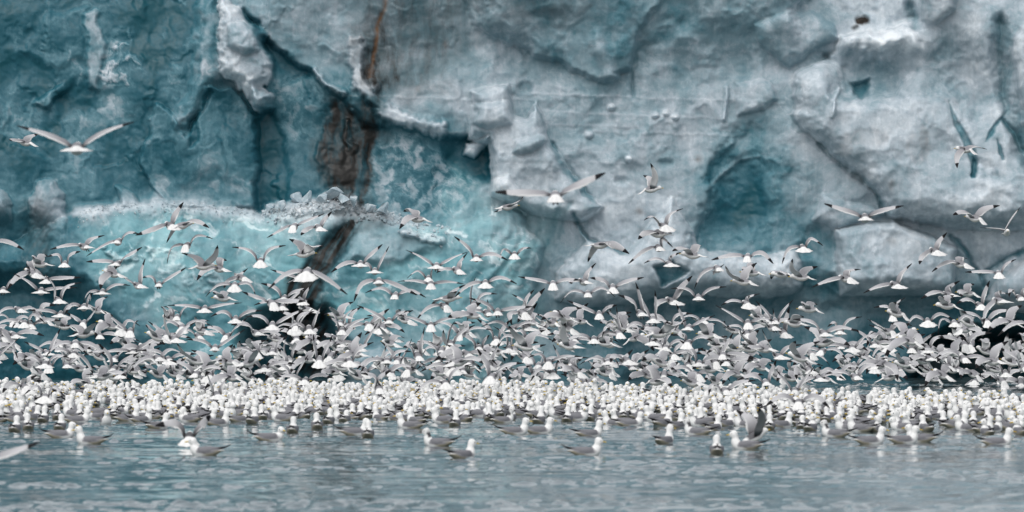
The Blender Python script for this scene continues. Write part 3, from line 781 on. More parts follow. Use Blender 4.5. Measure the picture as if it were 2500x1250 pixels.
U = (.75, .75)     # wrists raised: M-shaped wings
V_ = (.1, .1)      # straight wings
Dn = (-.45, -.45)
LIST = [
 # upper air, one by one
 (188,362,(38,300),(328,292),0,290,(.55,.55),12,'near gull alone before the teal ice, wings bowed up, seen from behind'),
 (62,348,(26,340),(92,322),-62,150,V_,8,'small dark-backed gull flying left beside the big gull over teal ice'),
 (1356,480,(1195,462),(1478,416),0,275,(.4,.2),12,'near gull with long narrow wings gliding away past the pale ridge'),
 (1240,505,(1206,514),(1276,478),72,150,V_,6,'small gull flying right just beneath the long-winged gliding gull'),
 (1590,462,(1572,424),(1588,396),80,150,(.5,.2),4,'gull flying right alone, both wings straight up, high before pale ice'),
 (1620,552,(1572,535),(1668,506),-22,165,(.5,.4),14,'upper gull of the crossing pair left of the teal hollow'),
 (1606,571,(1557,581),(1642,566),-82,165,(.3,.3),2,'lower gull of the crossing pair left of the teal hollow, flying left'),
 (2356,365,(2334,408),(2412,361),-60,150,(.3,.3),4,'gull flying left before the dark curved crevice in the upper right ice'),
 (2112,532,(2012,493),(2206,498),0,200,(.25,.25),20,'gull with wide shallow V wings and white fan tail above square block'),
 (2380,533,(2324,522),(2442,498),-50,160,(.5,.4),8,'gull flying left with one wing up, upper of the two by right edge'),
 (2458,568,(2388,552),(2496,495),178,150,(.5,.5),6,'gull facing the viewer with ragged breast, close to the right edge'),
 (2282,613,(2243,642),(2313,564),-22,160,V_,26,'steeply banked gull with fanned tail before the pale lower right ice'),
 (2345,645,(2274,661),(2364,628),-48,160,(.5,.3),6,'gull flying left with drooping blurred near wing beside the ice crack'),
 (2438,668,(2356,661),(2480,630),0,155,(.3,.3),14,'gull with thin raised wings before the white lump at right edge'),
 (2186,696,(2108,712),(2227,640),-20,165,(.2,.2),24,'banked gull with wide fanned tail just above the dark notch'),
 (2065,680,(1982,698),(2103,654),-36,165,(.3,.3),12,'gull gliding left with dangling feet at the square block foot'),
 (1018,534,(976,556),(984,512),-76,165,(.7,.7),4,'gull flying left over the snowy ledge, wing tips swept down'),
 (718,553,(652,577),(792,518),8,165,V_,16,'long-winged gull over the snow rubble, left one of two'),
 (778,556,(735,571),(810,513),-14,160,V_,24,'fan-tailed gull over the snow rubble, right one of two'),
 (742,620,(705,580),(792,598),105,165,(.3,.3),2,'gull flying right with cream belly before the brown dirt streak'),
 (750,665,(655,702),(853,718),4,215,U,22,'large near gull with arched wings covering the brown dirt streak'),
 (415,550,(330,571),(447,490),-24,165,(.1,.1),24,'gull with one wing straight up, upper left over turquoise ice'),
 (445,550,(405,589),(512,553),58,165,(.6,.6),8,'gull flying right with black wing tip beside the upright-winged gull'),
 (456,600,(408,641),(520,580),8,165,U,18,'gull with sharply bent grey wings alone on the turquoise ice'),
 (497,650,(442,614),(533,596),72,165,(.2,.2),2,'cream-bellied gull flying right with wings high over turquoise ice'),
 (535,656,(482,681),(552,632),-46,160,(.5,.5),10,'gull flying left with round white tail below the bent-winged gull'),
 (636,638,(566,600),(698,596),0,165,U,18,'gull seen square from behind, M-shaped wings, feet hanging, over turquoise'),
 (288,590,(210,623),(340,568),8,165,(.4,.4),16,'gull with long arched wings over the left turquoise ice'),
 (205,602,(122,606),(254,571),-30,160,(.4,.2),14,'dark-backed gull turning left over the greenish ice'),
 (-22,592,(-95,600),(58,606),0,165,U,16,'gull cut by the left edge, only one wing showing'),
 (158,645,(114,625),(197,611),0,155,(.6,.5),14,None),
 (97,645,(85,628),(112,620),-80,155,(.6,.6),2,None), (78,666,(20,702),(62,645),-42,160,(.3,.3),18,None),
 (112,684,(60,648),(208,673),0,160,(.3,.3),28,None), (100,711,(33,665),(196,698),0,165,(.2,.3),24,None),
 (8,709,(-62,700),(50,671),0,160,(.3,.3),20,None), (286,644,(210,636),(347,600),12,155,(.3,.3),14,None),
 (276,668,(248,702),(282,650),-58,165,(.2,.2),14,None), (337,697,(300,672),(354,628),-24,160,V_,10,None),
 (388,695,(345,676),(455,650),0,150,(.4,.3),14,None), (250,714,(205,738),(318,694),0,160,(.4,.4),20,None),
 (590,678,(548,700),(604,652),-30,160,V_,28,None), (573,697,(502,722),(626,725),0,165,U,18,None),
 (545,728,(524,714),(560,714),-74,150,(.5,.5),0,None), (733,681,(660,655),(700,690),0,150,V_,16,None),
 (880,645,(808,662),(934,593),0,165,(.5,.2),20,None), (915,662,(878,642),(950,598),0,155,(.3,.2),18,None),
 (1066,650,(991,607),(1145,611),0,170,(.15,.15),18,None), (1116,660,(1066,663),(1141,614),-20,160,V_,26,None),
 (1163,630,(1109,574),(1240,632),0,165,(.4,.6),22,None), (1052,695,(971,684),(1133,690),0,170,(.2,.2),18,None),
 (1046,680,(994,677),(1056,655),0,150,(.6,.2),16,None), (925,688,(864,732),(1032,722),0,190,U,14,None),
 (965,722,(892,712),(1040,723),4,165,U,24,None), (1096,729,(1052,742),(1112,712),88,160,(.5,.5),2,None),
 (1185,692,(1110,722),(1262,690),0,170,U,18,None), (1256,622,(1220,632),(1297,603),0,130 + 20,(.5,.2),20,None),
 (1466,598,(1436,636),(1536,616),92,165,U,0,None), (1608,605,(1534,641),(1642,600),-8,165,U,20,None),
 (1634,645,(1572,640),(1664,612),-12,160,(.4,.4),16,None), (1350,694,(1265,672),(1416,680),0,165,(.2,.2),18,None),
 (1425,688,(1395,690),(1455,639),-26,155,V_,18,None), (1496,703,(1440,675),(1572,674),0,160,(.3,.3),34,None),
 (1435,718,(1368,737),(1502,722),0,165,U,18,None), (1463,768,(1380,728),(1506,742),0,160,(.2,.2),26,None),
 (1690,623,(1640,610),(1714,597),-74,165,(.6,.8),4,None), (1825,628,(1737,631),(1888,641),4,170,U,20,None),
 (1752,656,(1695,702),(1768,642),-10,165,U,20,None), (1815,688,(1770,646),(1849,638),-72,165,(.1,.1),2,None),
 (1836,666,(1812,660),(1842,640),-80,155,(.5,.5),2,None), (1960,605,(1909,641),(2009,597),-4,160,U,20,None),
 (1956,677,(1933,629),(1998,647),-80,160,(.1,.3),0,None), (1908,670,(1928,674),(1884,678),-86,155,(.4,.4),0,None),
 (1705,727,(1637,702),(1773,697),0,165,(.5,.4),18,None), (1822,742,(1760,743),(1856,714),-16,160,(.3,.3),20,None),
 (1826,790,(1745,741),(1892,781),0,170,(.2,.2),28,None), (1892,785,(1845,732),(1936,729),0,165,(.2,.2),18,None),
 (1976,755,(1960,742),(1998,740),-80,160,(.5,.5),0,None), (1640,735,(1600,752),(1690,670),-30,165,(.2,.2),28,None),
 (2316,720,(2248,726),(2345,682),-30,160,(.4,.3),14,None), (2312,746,(2300,722),(2332,718),-78,165,(.4,.4),0,None),
 (2392,746,(2334,738),(2416,682),-10,165,(.4,.2),16,None), (2362,716,(2344,722),(2382,690),-70,155,(.4,.4),4,None),
 (2440,735,(2400,790),(2470,715),-30,175,(.4,.4),10,None), (2490,728,(2462,722),(2530,700),-10,165,(.4,.4),16,None),
 (2190,765,(2185,735),(2200,738),-60,165,(.2,.2),10,None), (2170,810,(2117,776),(2228,792),-30,165,(.2,.5),16,None),
 (2080,850,(2000,846),(2140,805),0,165,(.3,.2),22,None), (2225,853,(2153,824),(2286,806),0,165,(.3,.1),14,None),
 (2050,810,(2020,795),(2104,770),0,165,(.5,.5),24,None), (2265,785,(2210,800),(2330,780),0,165,U,16,None),
 (2330,790,(2290,815),(2385,795),0,170,U,14,None), (2330,862,(2285,880),(2360,820),-70,165,(.3,.2),6,None),
 (2470,885,(2460,808),(2500,850),-60,165,(.1,.2),16,None), (2455,912,(2420,890),(2490,880),0,165,(.3,.3),26,None),
 (2300,915,(2255,940),(2330,905),-50,170,(.5,.5),24,None), (2150,890,(2085,905),(2190,925),40,170,(.6,.4),18,None),
 # thick of the flock, larger recognisable ones
 (185,840,(112,868),(260,870),0,175,U,22,None), (300,915,(185,912),(330,885),10,170,(.3,.3),16,None),
 (110,890,(50,880),(170,870),0,170,(.4,.4),28,None), (60,790,(-20,795),(110,785),0,165,U,14,None),
 (75,795,(30,800),(150,780),-6,165,(.4,.4),14,None), (148,768,(70,755),(185,740),0,160,(.3,.3),20,None),
 (205,750,(160,765),(225,712),0,165,(.4,.3),16,None), (318,810,(238,745),(338,780),0,165,(.1,.3),20,None),
 (325,860,(240,860),(395,815),0,165,(.4,.2),10,None), (180,865,(120,850),(230,915),0,165,(.2,.4),18,None),
 (120,895,(60,878),(165,865),0,165,(.3,.3),22,None), (500,755,(405,742),(590,736),0,170,(.5,.3),22,None),
 (432,775,(400,745),(470,742),0,155,(.3,.3),16,None), (445,800,(385,810),(520,795),0,165,U,22,None),
 (575,780,(515,770),(640,755),0,165,(.5,.3),28,None), (690,750,(620,742),(745,700),0,165,(.4,.2),18,None),
 (735,735,(700,745),(762,690),-10,165,(.2,.1),26,None), (665,795,(600,770),(745,750),0,175,(.4,.2),26,None),
 (755,805,(700,808),(788,738),-4,175,(.4,.1),36,None), (665,860,(620,870),(700,818),0,160,(.3,.3),28,None),
 (625,862,(555,860),(665,840),-10,165,(.4,.3),18,None), (780,880,(765,812),(812,815),0,170,(.2,.2),44,None),
 (525,850,(455,825),(600,800),0,165,(.3,.1),22,None), (512,918,(470,880),(540,900),0,165,(.4,.4),20,None),
 (645,900,(585,875),(720,885),0,165,(.3,.4),18,None), (745,930,(670,918),(815,920),4,170,(.3,.4),14,None),
 (830,790,(790,765),(870,750),0,160,(.4,.3),16,None), (835,808,(800,770),(905,772),0,165,(.3,.3),22,None),
 (950,785,(872,742),(1000,755),0,170,(.2,.2),18,None), (880,850,(815,842),(922,785),0,165,(.4,.1),26,None),
 (1052,795,(970,765),(1130,773),0,170,(.2,.3),18,None), (945,882,(880,906),(1005,855),0,175,(.5,.4),20,None),
 (1020,870,(985,845),(1037,795),-10,180,(.3,.1),48,None), (1170,850,(1115,808),(1195,815),0,165,(.4,.2),16,None),
 (1000,905,(975,890),(1040,850),20,165,(.3,.2),18,None), (1105,900,(1025,905),(1130,870),-8,170,U,24,None),
 (1100,840,(1110,780),(1160,790),0,170,(.4,.4),26,None), (1190,765,(1140,780),(1190,728),-14,165,(.4,.2),28,None),
 (1215,762,(1145,724),(1300,745),0,170,(.3,.2),24,None), (1275,765,(1250,790),(1330,700),-24,165,(.4,.2),14,None),
 (1285,800,(1260,820),(1312,735),-30,165,(.4,.3),28,None), (1272,830,(1210,850),(1355,832),4,175,U,16,None),
 (1250,805,(1175,795),(1330,795),0,170,U,18,None), (1350,790,(1320,770),(1390,755),-36,160,(.3,.5),10,None),
 (1450,830,(1375,835),(1520,822),0,170,U,22,None), (1390,845,(1380,785),(1430,840),-58,175,(.2,.3),6,None),
 (1510,815,(1470,820),(1505,745),-10,170,(.5,.2),20,None), (1580,800,(1520,812),(1640,790),0,160,U,22,None),
 (1530,880,(1490,880),(1545,850),-20,165,(.3,.3),38,None), (1340,885,(1290,870),(1420,868),4,165,(.4,.4),24,None),
 (1350,912,(1295,928),(1390,900),0,165,U,18,None), (1405,905,(1380,915),(1420,875),-40,170,(.3,.3),28,None),
 (1610,815,(1560,800),(1680,775),70,180,(.3,.3),0,None), (1625,850,(1590,830),(1690,845),4,165,U,16,None),
 (1680,838,(1640,815),(1740,830),10,170,(.4,.4),16,None), (1745,885,(1700,860),(1800,790),-10,165,(.4,.4),24,None),
 (1765,868,(1725,860),(1845,872),4,170,(.4,.3),18,None), (1840,842,(1805,800),(1855,802),-62,165,(.2,.3),8,None),
 (1830,852,(1815,840),(1850,838),-70,165,(.5,.5),4,None), (1900,870,(1860,800),(1960,838),-20,170,(.2,.3),14,None),
 (1885,800,(1850,770),(1940,775),-20,160,(.3,.3),10,None), (1700,915,(1630,900),(1740,940),-20,170,(.5,.5),36,None),
 (1975,905,(1920,880),(2010,890),-12,165,(.4,.4),26,None), (1870,935,(1800,925),(1895,875),-4,175,(.6,.2),18,None),
 (1940,790,(1960,770),(1975,790),-70,165,(.5,.5),4,None),
 # low over the floating birds
 (925,950,(882,908),(955,900),-6,190,U,26,'dark-winged gull dropping among floating birds below the pale base boulder'),
 (530,965,(505,905),(560,915),-10,180,(.2,.2),24,None), (1950,984,(1868,988),(2025,992),4,205,U,14,'near gull skimming low with arched wings over the right floating flock'),
 (1940,955,(1895,900),(1990,890),0,170,(.1,.1),10,None), (1770,955,(1730,960),(1845,925),-10,180,(.4,.3),20,None),
 (110,970,(60,960),(160,966),0,185,U,14,None), (60,945,(8,955),(90,912),-20,180,(.4,.3),14,None),
 (462,1068,(380,1034),(514,1008),0,236,(.6,.1),30,'gull with shade-darkened wings flapping down just behind the front left floating gull'),
 (-62,1140,(-200,1110),(99,1072),6,330,(.2,.2),8,'out-of-focus near gull cut by the left edge, grey wing over water'),
 (1842,1066,(1800,998),(1850,990),62,236,(.3,.3),24,'gull standing up on the water with both wings raised beside another'),
]
for x, y, L, Rt, hd, s, bd, pt, lb in LIST:
    fly(x, y, L, Rt, hd, s, bd, pt if abs(hd) > 40 else pt, 0, feet=(abs(hd) < 40 and int(x + y) % 3 == 0), label=lb, **({'dark': .38, 'twist': (62, 62), 'spread': 30} if (x, y) == (462, 1068) else {'dark': .45, 'twist': (8, 8)} if x == 1842 else {'dark': random.uniform(.75, 1.15)}))  # the two flapping gulls get their wing shade as darker plumage

# the rest of the swarm, thinning upwards
rf = random.Random(21)
N_FLY = 300
tries = 0
while len(FLY) < N_FLY and tries < 20000:
    tries += 1
    x = rf.uniform(-40, 2540)
    y = rf.triangular(700, 945, 880)
    top = np.interp(x, [0, 350, 640, 900, 1300, 1800, 2100, 2250, 2500], [690, 700, 705, 730, 740, 770, 800, 740, 740])
    if y < top or (1990 < x < 2180 and y < 790): continue
    if any(abs(f['x'] - x) < 24 and abs(f['y'] - y) < 13 for f in FLY): continue
    s = rf.uniform(142, 182)
    w = .47 * s
    k = rf.random()
    if k < .56:      # from behind
        hd = rf.uniform(-25, 18); a = rf.choice((32, 20, 8, -2, 45, 62, -14)) + rf.uniform(-7, 7); b = a + rf.uniform(-12, 12); tilt = rf.gauss(0, 22)
        la, ra = R(a - tilt), R(b + tilt); fl = rf.uniform(.86, 1.02); fr = rf.uniform(.86, 1.02)
        bd = rf.choice((U, V_, (.4, .4), (.6, .3), (.3, .6)))
        if a < 2: bd = U
        pt = rf.uniform(12, 34)
    elif k < .88:    # heading left
        hd = rf.uniform(-85, -48); la, ra = R(rf.uniform(-40, 75)), R(rf.uniform(20, 80)); fl, fr = rf.uniform(.35, .85), rf.uniform(.35, .8)
        bd = rf.choice((V_, (.4, .4), (.6, .5))); pt = rf.uniform(0, 26)
    elif k < .96:    # heading right
        hd = rf.uniform(50, 95); la, ra = R(rf.uniform(20, 80)), R(rf.uniform(-40, 70)); fl, fr = rf.uniform(.35, .8), rf.uniform(.35, .8)
        bd = (.4, .4); pt = rf.uniform(0, 20)
    else:            # braking, wings high
        hd = rf.uniform(-20, 20); la, ra = R(rf.uniform(62, 84)), R(rf.uniform(62, 84)); fl, fr = .9, .9; bd = V_; pt = rf.uniform(35, 55)
    L = (x - w * fl * math.cos(la), y - w * fl * math.sin(la)); Rt = (x + w * fr * math.cos(ra), y - w * fr * math.sin(ra))
    fly(x, y, L, Rt, hd, s, bd, pt, 0, feet=rf.random() < .2, dark=rf.uniform(.8, 1.15))

# the smaller, farther birds of the swarm that the 300 above leave out, as one mass
def far_swarm(n):
    V, C, Q, T, off = [], [], [], [], 0
    while n:
        x, y = rf.uniform(-30, 2530), rf.triangular(750, 948, 915)
        if 1990 < x < 2150 and y < 800: continue
        n -= 1
        s = rf.uniform(140, 148); w = .45 * s
        hd = rf.choice((rf.uniform(-25, 20), rf.uniform(-85, -50), rf.uniform(-85, -50)))
        Rm = frame(hd, rf.uniform(0, 25), 0); tips = []
        a, tilt = rf.choice((40, 15, 0, 60, -20)), rf.gauss(0, 14)
        k = 1.0 if abs(hd) < 30 else .6
        for sd in (-1, 1):
            an = R(a + sd * tilt); f = rf.uniform(.7, 1) * k * w / s
            tips.append(np.array((sd * f * math.cos(an), sd * (.25 if hd < -30 else -.05), f * math.sin(an))))
        v, c, q, t_ = flying_mesh(Rm, tips, (rf.uniform(0, .8),) * 2, (rf.uniform(-6, 30), rf.uniform(-6, 30)), rf.choice((15, 30, 45)), rf.uniform(10, 35), rf.uniform(.8, 1.15))
        V.append(v + np.array(at(x, y, s))); C.append(c); Q.append(np.array(q) + off); T.append(np.array(t_) + off); off += len(v)
    me = fast_mesh('gull_swarm', np.concatenate(V), np.concatenate(Q), True, np.concatenate(T))
    color_attr(me, 'plumage', np.concatenate(C)); me.materials.append(M_FEATHER)
    tag(link('gull_swarm', me), 'farther gulls crossing one another low in front of the ice foot', 'gull swarm', kind='stuff')
far_swarm(230)

# ------------------------------------------------------------------ floating gulls
def swim_geo(m, neck, yaw, lean=0.0, young=False):
    """one closed loft tail - body - neck - head in bird axes (x right, y forward, z up), water at z = 0"""
    e = .038 * neck
    cy, sy = math.cos(R(yaw)), math.sin(R(yaw))
    rows = [  # y, z, half width, half height, tilt of the ring (0 = upright, 90 = lying)
     (-.195, .052, .012, .003, 0), (-.165, .050, .028, .010, 0), (-.13, .044, .045, .028, 0), (-.085, .036, .060, .047, 0), (-.03, .030, .068, .056, 0),
     (.03, .030, .068, .058, 4), (.072, .036, .062, .056, 22), (.096, .058, .056, .052, 52), (.102, .084, .047, .046, 78),
     (.103 + lean * .2, .088 + e * .40, .037, .040, 90), (.106 + lean * .5, .088 + e * .75, .029, .034, 90), (.113 + lean, .088 + e + .010, .037, .043, 90), (.115 + lean, .088 + e + .033, .037, .043, 90), (.111 + lean, .088 + e + .053, .029, .033, 90), (.107 + lean, .088 + e + .064, .014, .017, 90)]
    V, C = [], []
    a = np.arange(m) * 2 * math.pi / m
    for r, (y, z, hw, hh, tl) in enumerate(rows):
        t = R(tl)
        x = hw * np.cos(a); u = hh * np.sin(a)
        head = r >= 11
        yy = y - u * math.sin(t); zz = z + u * math.cos(t)
        if head:      # the head turns on the neck
            lx, ly = x, -u + .008
            x = lx * cy + ly * sy; yy = y + (-lx * sy + ly * cy); zz = np.full(m, z)
        V.append(np.stack([x + 0 * a, yy + 0 * a, zz + 0 * a], -1))
        c = np.tile(WHT, (m, 1))
        if r <= 1: c[:] = WHT * .9
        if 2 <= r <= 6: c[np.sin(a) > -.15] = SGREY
        if r <= 4: c[np.sin(a) < (.3 if r < 3 else -.1)] = (.34, .31, .235)  # stained underside; shade from the dark water is put into its colour
        if young:
            if 9 <= r <= 11: c[np.sin(a) > .2] = SGREY * .35
            if r >= 12: c[:] = WHT * .8
        C.append(c)
    n = len(rows)
    V = np.concatenate(V + [[V[0].mean(0)], [V[-1].mean(0) + (0, 0, .004)]]); C = np.concatenate(C + [[WHT], [WHT]])
    Q = [(r * m + k, r * m + (k + 1) % m, (r + 1) * m + (k + 1) % m, (r + 1) * m + k) for r in range(n - 1) for k in range(m)]
    Q = [q[::-1] for q in Q]
    T = [(k, (k + 1) % m, n * m) for k in range(m)] + [((n - 1) * m + (k + 1) % m, (n - 1) * m + k, n * m + 1) for k in range(m)]
    hp = np.array((.112 + lean, .088 + e + .026))
    f = np.array((sy, cy, 0)); rt = np.array((cy, -sy, 0))
    hc = np.array((0, hp[0], hp[1]))
    beak = beak_geo(hc + f * .048 + (0, 0, -.002), f + np.array((0, 0, -.12)))
    eyes = [hc + f * .026 + rt * sd * .0325 + np.array((0, 0, .008)) for sd in (-1, 1)]
    return V, C, Q, T, beak, eyes

def wing_geo(side, m=8, lift=1.0):
    rows = [(.082, .052, .040, .006, .012), (.05, .056, .058, .010, .032), (0, .058, .063, .011, .036), (-.06, .060, .056, .010, .032), (-.12, .068, .036, .007, .020), (-.17, .080, .016, .005, .011), (-.21, .090, .002, .004, .008), (-.255, .098 + .012 * lift, -.012, .0015, .003)]
    V, C = [], []
    a = np.arange(m) * 2 * math.pi / m
    for y, z, x, hx, hz in rows:
        V.append(np.stack([side * (x + hx * np.cos(a)), np.full(m, y), z - .004 + hz * np.sin(a)], -1))
        c = np.tile(SGREY, (m, 1))
        if y < -.08: c[np.sin(a) < -.3] = WHT * .8
        if y < -.16: c[:] = BLK
        elif y < -.1: c[:] = c * .9
        C.append(c)
    n = len(rows)
    V = np.concatenate(V + [[V[0].mean(0)], [V[-1].mean(0)]]); C = np.concatenate(C + [[SGREY], [BLK]])
    Q = [(r * m + k, r * m + (k + 1) % m, (r + 1) * m + (k + 1) % m, (r + 1) * m + k) for r in range(n - 1) for k in range(m)]
    if side < 0: Q = [q[::-1] for q in Q]
    T = [(k, (k + 1) % m, n * m) for k in range(m)] + [((n - 1) * m + (k + 1) % m, (n - 1) * m + k, n * m + 1) for k in range(m)]
    return V, C, Q, T

NECKS = (.1, .7, 1.05, 1.5)
YAWS = (-100, -60, -25, 0, 25, 60, 100)
def mesh_of(name, V, C, Q, T):
    me = fast_mesh(name, V, Q, True, T); color_attr(me, 'plumage', C); me.materials.append(M_FEATHER); return me
SWIM, BEAKS, EYES = {}, {}, {}
eye_me = None
import bmesh
_b = bmesh.new(); bmesh.ops.create_icosphere(_b, subdivisions=1, radius=.0062); eye_me = bpy.data.meshes.new('eye'); _b.to_mesh(eye_me); _b.free(); eye_me.materials.append(M_EYE)
def proto(ni, yi, young=False):
    key = (ni, yi, young)
    if key not in SWIM:
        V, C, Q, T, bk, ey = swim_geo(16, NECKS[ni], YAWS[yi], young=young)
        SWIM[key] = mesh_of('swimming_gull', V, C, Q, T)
        me = fast_mesh('beak', bk[0], bk[1], True, bk[2]); me.materials.append(M_DARK if young else M_BEAK)
        BEAKS[key], EYES[key] = me, ey
    return key
WINGS = [[mesh_of('folded_wing', *wing_geo(sd, 8, lf)) for sd in (-1, 1)] for lf in (.2, 1.0, 2.2)]
FLOAT = []
def swim(x, y, hd, ni=1, yi=3, young=False, near=False, label=None, size=1.0):
    """hd: 0 facing away, 90 facing right, -90 facing left; (x, y) is the middle of the waterline"""
    key = proto(ni, yi, young)
    s = (y - HZ) / CAM_H
    o = link('swimming_gull', SWIM[key])
    p = at(x, y, s)
    o.location = (p.x, p.y, float(sea_z(np.array([p.x]), np.array([p.y]))[0]) - .004)
    o.rotation_euler = (0, 0, -R(hd))
    o.scale = (size,) * 3
    link('beak', BEAKS[key], o)
    wg = WINGS[int(x * 7 + y) % 3]
    link('folded_wing', wg[0], o); link('folded_wing', wg[1], o)
    if near:
        for e in EYES[key]:
            q = link('eye', eye_me, o); q.location = e
    FLOAT.append(dict(o=o, x=x, y=y, s=s, hd=hd, yaw=YAWS[yi], young=young, label=label, neck=ni))
    return o

FRONT = [
 (36,1054,8,2,3,0,None), (68,1050,-6,2,3,0,None), (146,1051,6,2,3,0,None), (150,1067,88,1,3,0,None),
 (220,1084,-88,2,3,0,'front gull facing left with black wing tips, nearest open water at left'),
 (500,1112,-86,1,3,0,'nearest left gull facing left, under the dark flapping wings'),
 (386,1046,52,2,4,0,None), (312,1029,70,2,3,0,None), (258,1034,170,1,3,0,None), (105,1030,6,2,3,0,None), (140,1023,-4,2,3,0,None), (80,1026,30,2,4,0,None),
 (532,1041,62,2,3,0,None), (616,1036,14,2,3,0,None), (640,1027,-6,2,3,0,None), (690,1031,-72,2,2,0,None), (714,1056,4,2,3,0,None), (774,1048,-4,2,3,0,None), (802,1036,10,2,2,0,None),
 (660,1076,82,0,5,0,'gull with head tucked low in open water, facing right'),
 (868,1063,88,2,3,0,None), (898,1069,2,2,3,0,None), (1000,1046,-84,2,3,0,None), (912,1022,12,2,3,0,None), (742,1022,-20,2,3,0,None), (860,1021,0,2,3,0,None),
 (1068,1088,-80,2,3,1,'young gull with dusky collar facing left in open water'),
 (1130,1120,46,2,4,0,'gull turned half away, front centre, lone in open water'),
 (1258,1060,88,2,3,0,None), (1318,1058,86,2,3,0,None),
 (1432,1114,88,1,3,0,'nearest gull facing right in the middle of the open water'),
 (1440,1065,66,2,3,0,None), (1082,1032,-78,2,3,0,None), (1110,1038,8,2,3,0,None), (1194,1027,0,3,3,0,None), (1246,1028,12,2,2,0,None), (1384,1031,6,2,3,0,None), (1470,1036,-10,2,3,1,None), (1500,1038,-76,2,3,0,None), (1540,1040,84,1,3,0,None), (1440,1026,6,2,3,0,None),
 (1622,1084,30,3,4,0,'long-necked gull looking right, front of the pair left of the rear-view gull'),
 (1750,1108,0,2,3,0,'gull seen squarely from behind in the front right water'),
 (1820,1097,-86,2,3,0,'front gull facing left right beside the gull with raised wings'),
 (1652,1046,32,2,4,0,None), (1702,1061,-74,2,3,1,None), (1742,1051,30,2,3,0,None), (1878,1048,4,2,3,0,None), (1908,1044,56,2,3,0,None), (1800,1040,-6,2,3,0,None), (1600,1027,-70,2,3,0,None),
 (2038,1068,-84,2,3,1,'young gull with grey ear patch facing left in front of the right flock'),
 (2100,1056,-82,2,3,0,None), (2126,1085,88,2,3,0,'gull facing right with yellow bill up, left of the crowded trio'),
 (2208,1083,86,2,3,0,'middle gull of the crowded trio facing right'), (2246,1080,-80,2,3,0,'gull facing left at the right end of the crowded trio'),
 (2262,1053,-20,2,3,0,None), (2362,1052,-84,2,3,0,None),
 (2436,1088,88,2,3,0,'lone front gull facing right close to the right edge'),
 (2150,1036,4,2,3,0,None), (2184,1041,14,2,3,0,None), (2306,1040,-6,2,3,0,None), (2376,1041,4,2,3,0,None), (2448,1041,80,2,3,0,None), (2410,1032,6,2,3,0,None), (2262,1031,10,2,3,0,None), (2052,1030,-4,2,3,0,None), (2016,1028,8,2,3,0,None),
]
for x, y, hd, ni, yi, yg, lb in FRONT:
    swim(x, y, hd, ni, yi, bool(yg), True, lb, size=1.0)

# the packed raft of birds behind, row on row
rs = random.Random(77)
cand = []
grid = {}
def free(X, Dd):
    for k in range(-1, 2):
        for l in range(-1, 2):
            for (a, b) in grid.get((int(X / .3) + k, int(Dd / .6) + l), ()):
                if abs(a - X) < .15 and abs(b - Dd) < .36: return False
    return True
for f in FLOAT: grid.setdefault((int(f['o'].location.x / .3), int(f['o'].location.y / .6)), []).append((f['o'].location.x, f['o'].location.y))
back = lambda x: np.interp(x, [0, 600, 1200, 1500, 1800, 2100, 2500], [950, 950, 952, 958, 967, 975, 982])
tries = 0
while len(cand) < 1330 and tries < 90000:
    tries += 1
    x = rs.uniform(-30, 2530)
    k = rs.random()
    b = back(x)
    y = b + (rs.uniform(0, 36) if k < .60 else rs.uniform(30, 66) if k < .90 else rs.uniform(60, 82))
    s = (y - HZ) / CAM_H; X_, D_ = (x - 1250) / s, F / s
    if not free(X_, D_): continue
    if y > 1003 and any(abs(f['x'] - x) < 16 and abs(f['y'] - y) < 18 for f in FLOAT): continue
    grid.setdefault((int(X_ / .3), int(D_ / .6)), []).append((X_, D_))
    hd = rs.choice((rs.gauss(0, 22), rs.gauss(0, 22), rs.gauss(-50, 25), rs.gauss(50, 25), rs.gauss(-90, 20), rs.gauss(90, 20)))
    if y < b + 25: hd = rs.choice((rs.gauss(-70, 35), rs.gauss(70, 35), rs.gauss(180, 40), rs.gauss(0, 30)))
    cand.append((x, y, hd, rs.choice((0, 1, 1, 2, 2, 3)), rs.choice((0, 1, 2, 3, 3, 4, 5, 6)), rs.random() < .025))
cand.sort(key=lambda c: -c[1])
N_SWIM = 300
single = cand[:N_SWIM - len(FLOAT)]
for c in single: swim(*c[:5], young=c[5], near=c[1] > 1000, size=rs.uniform(.9, 1.08))

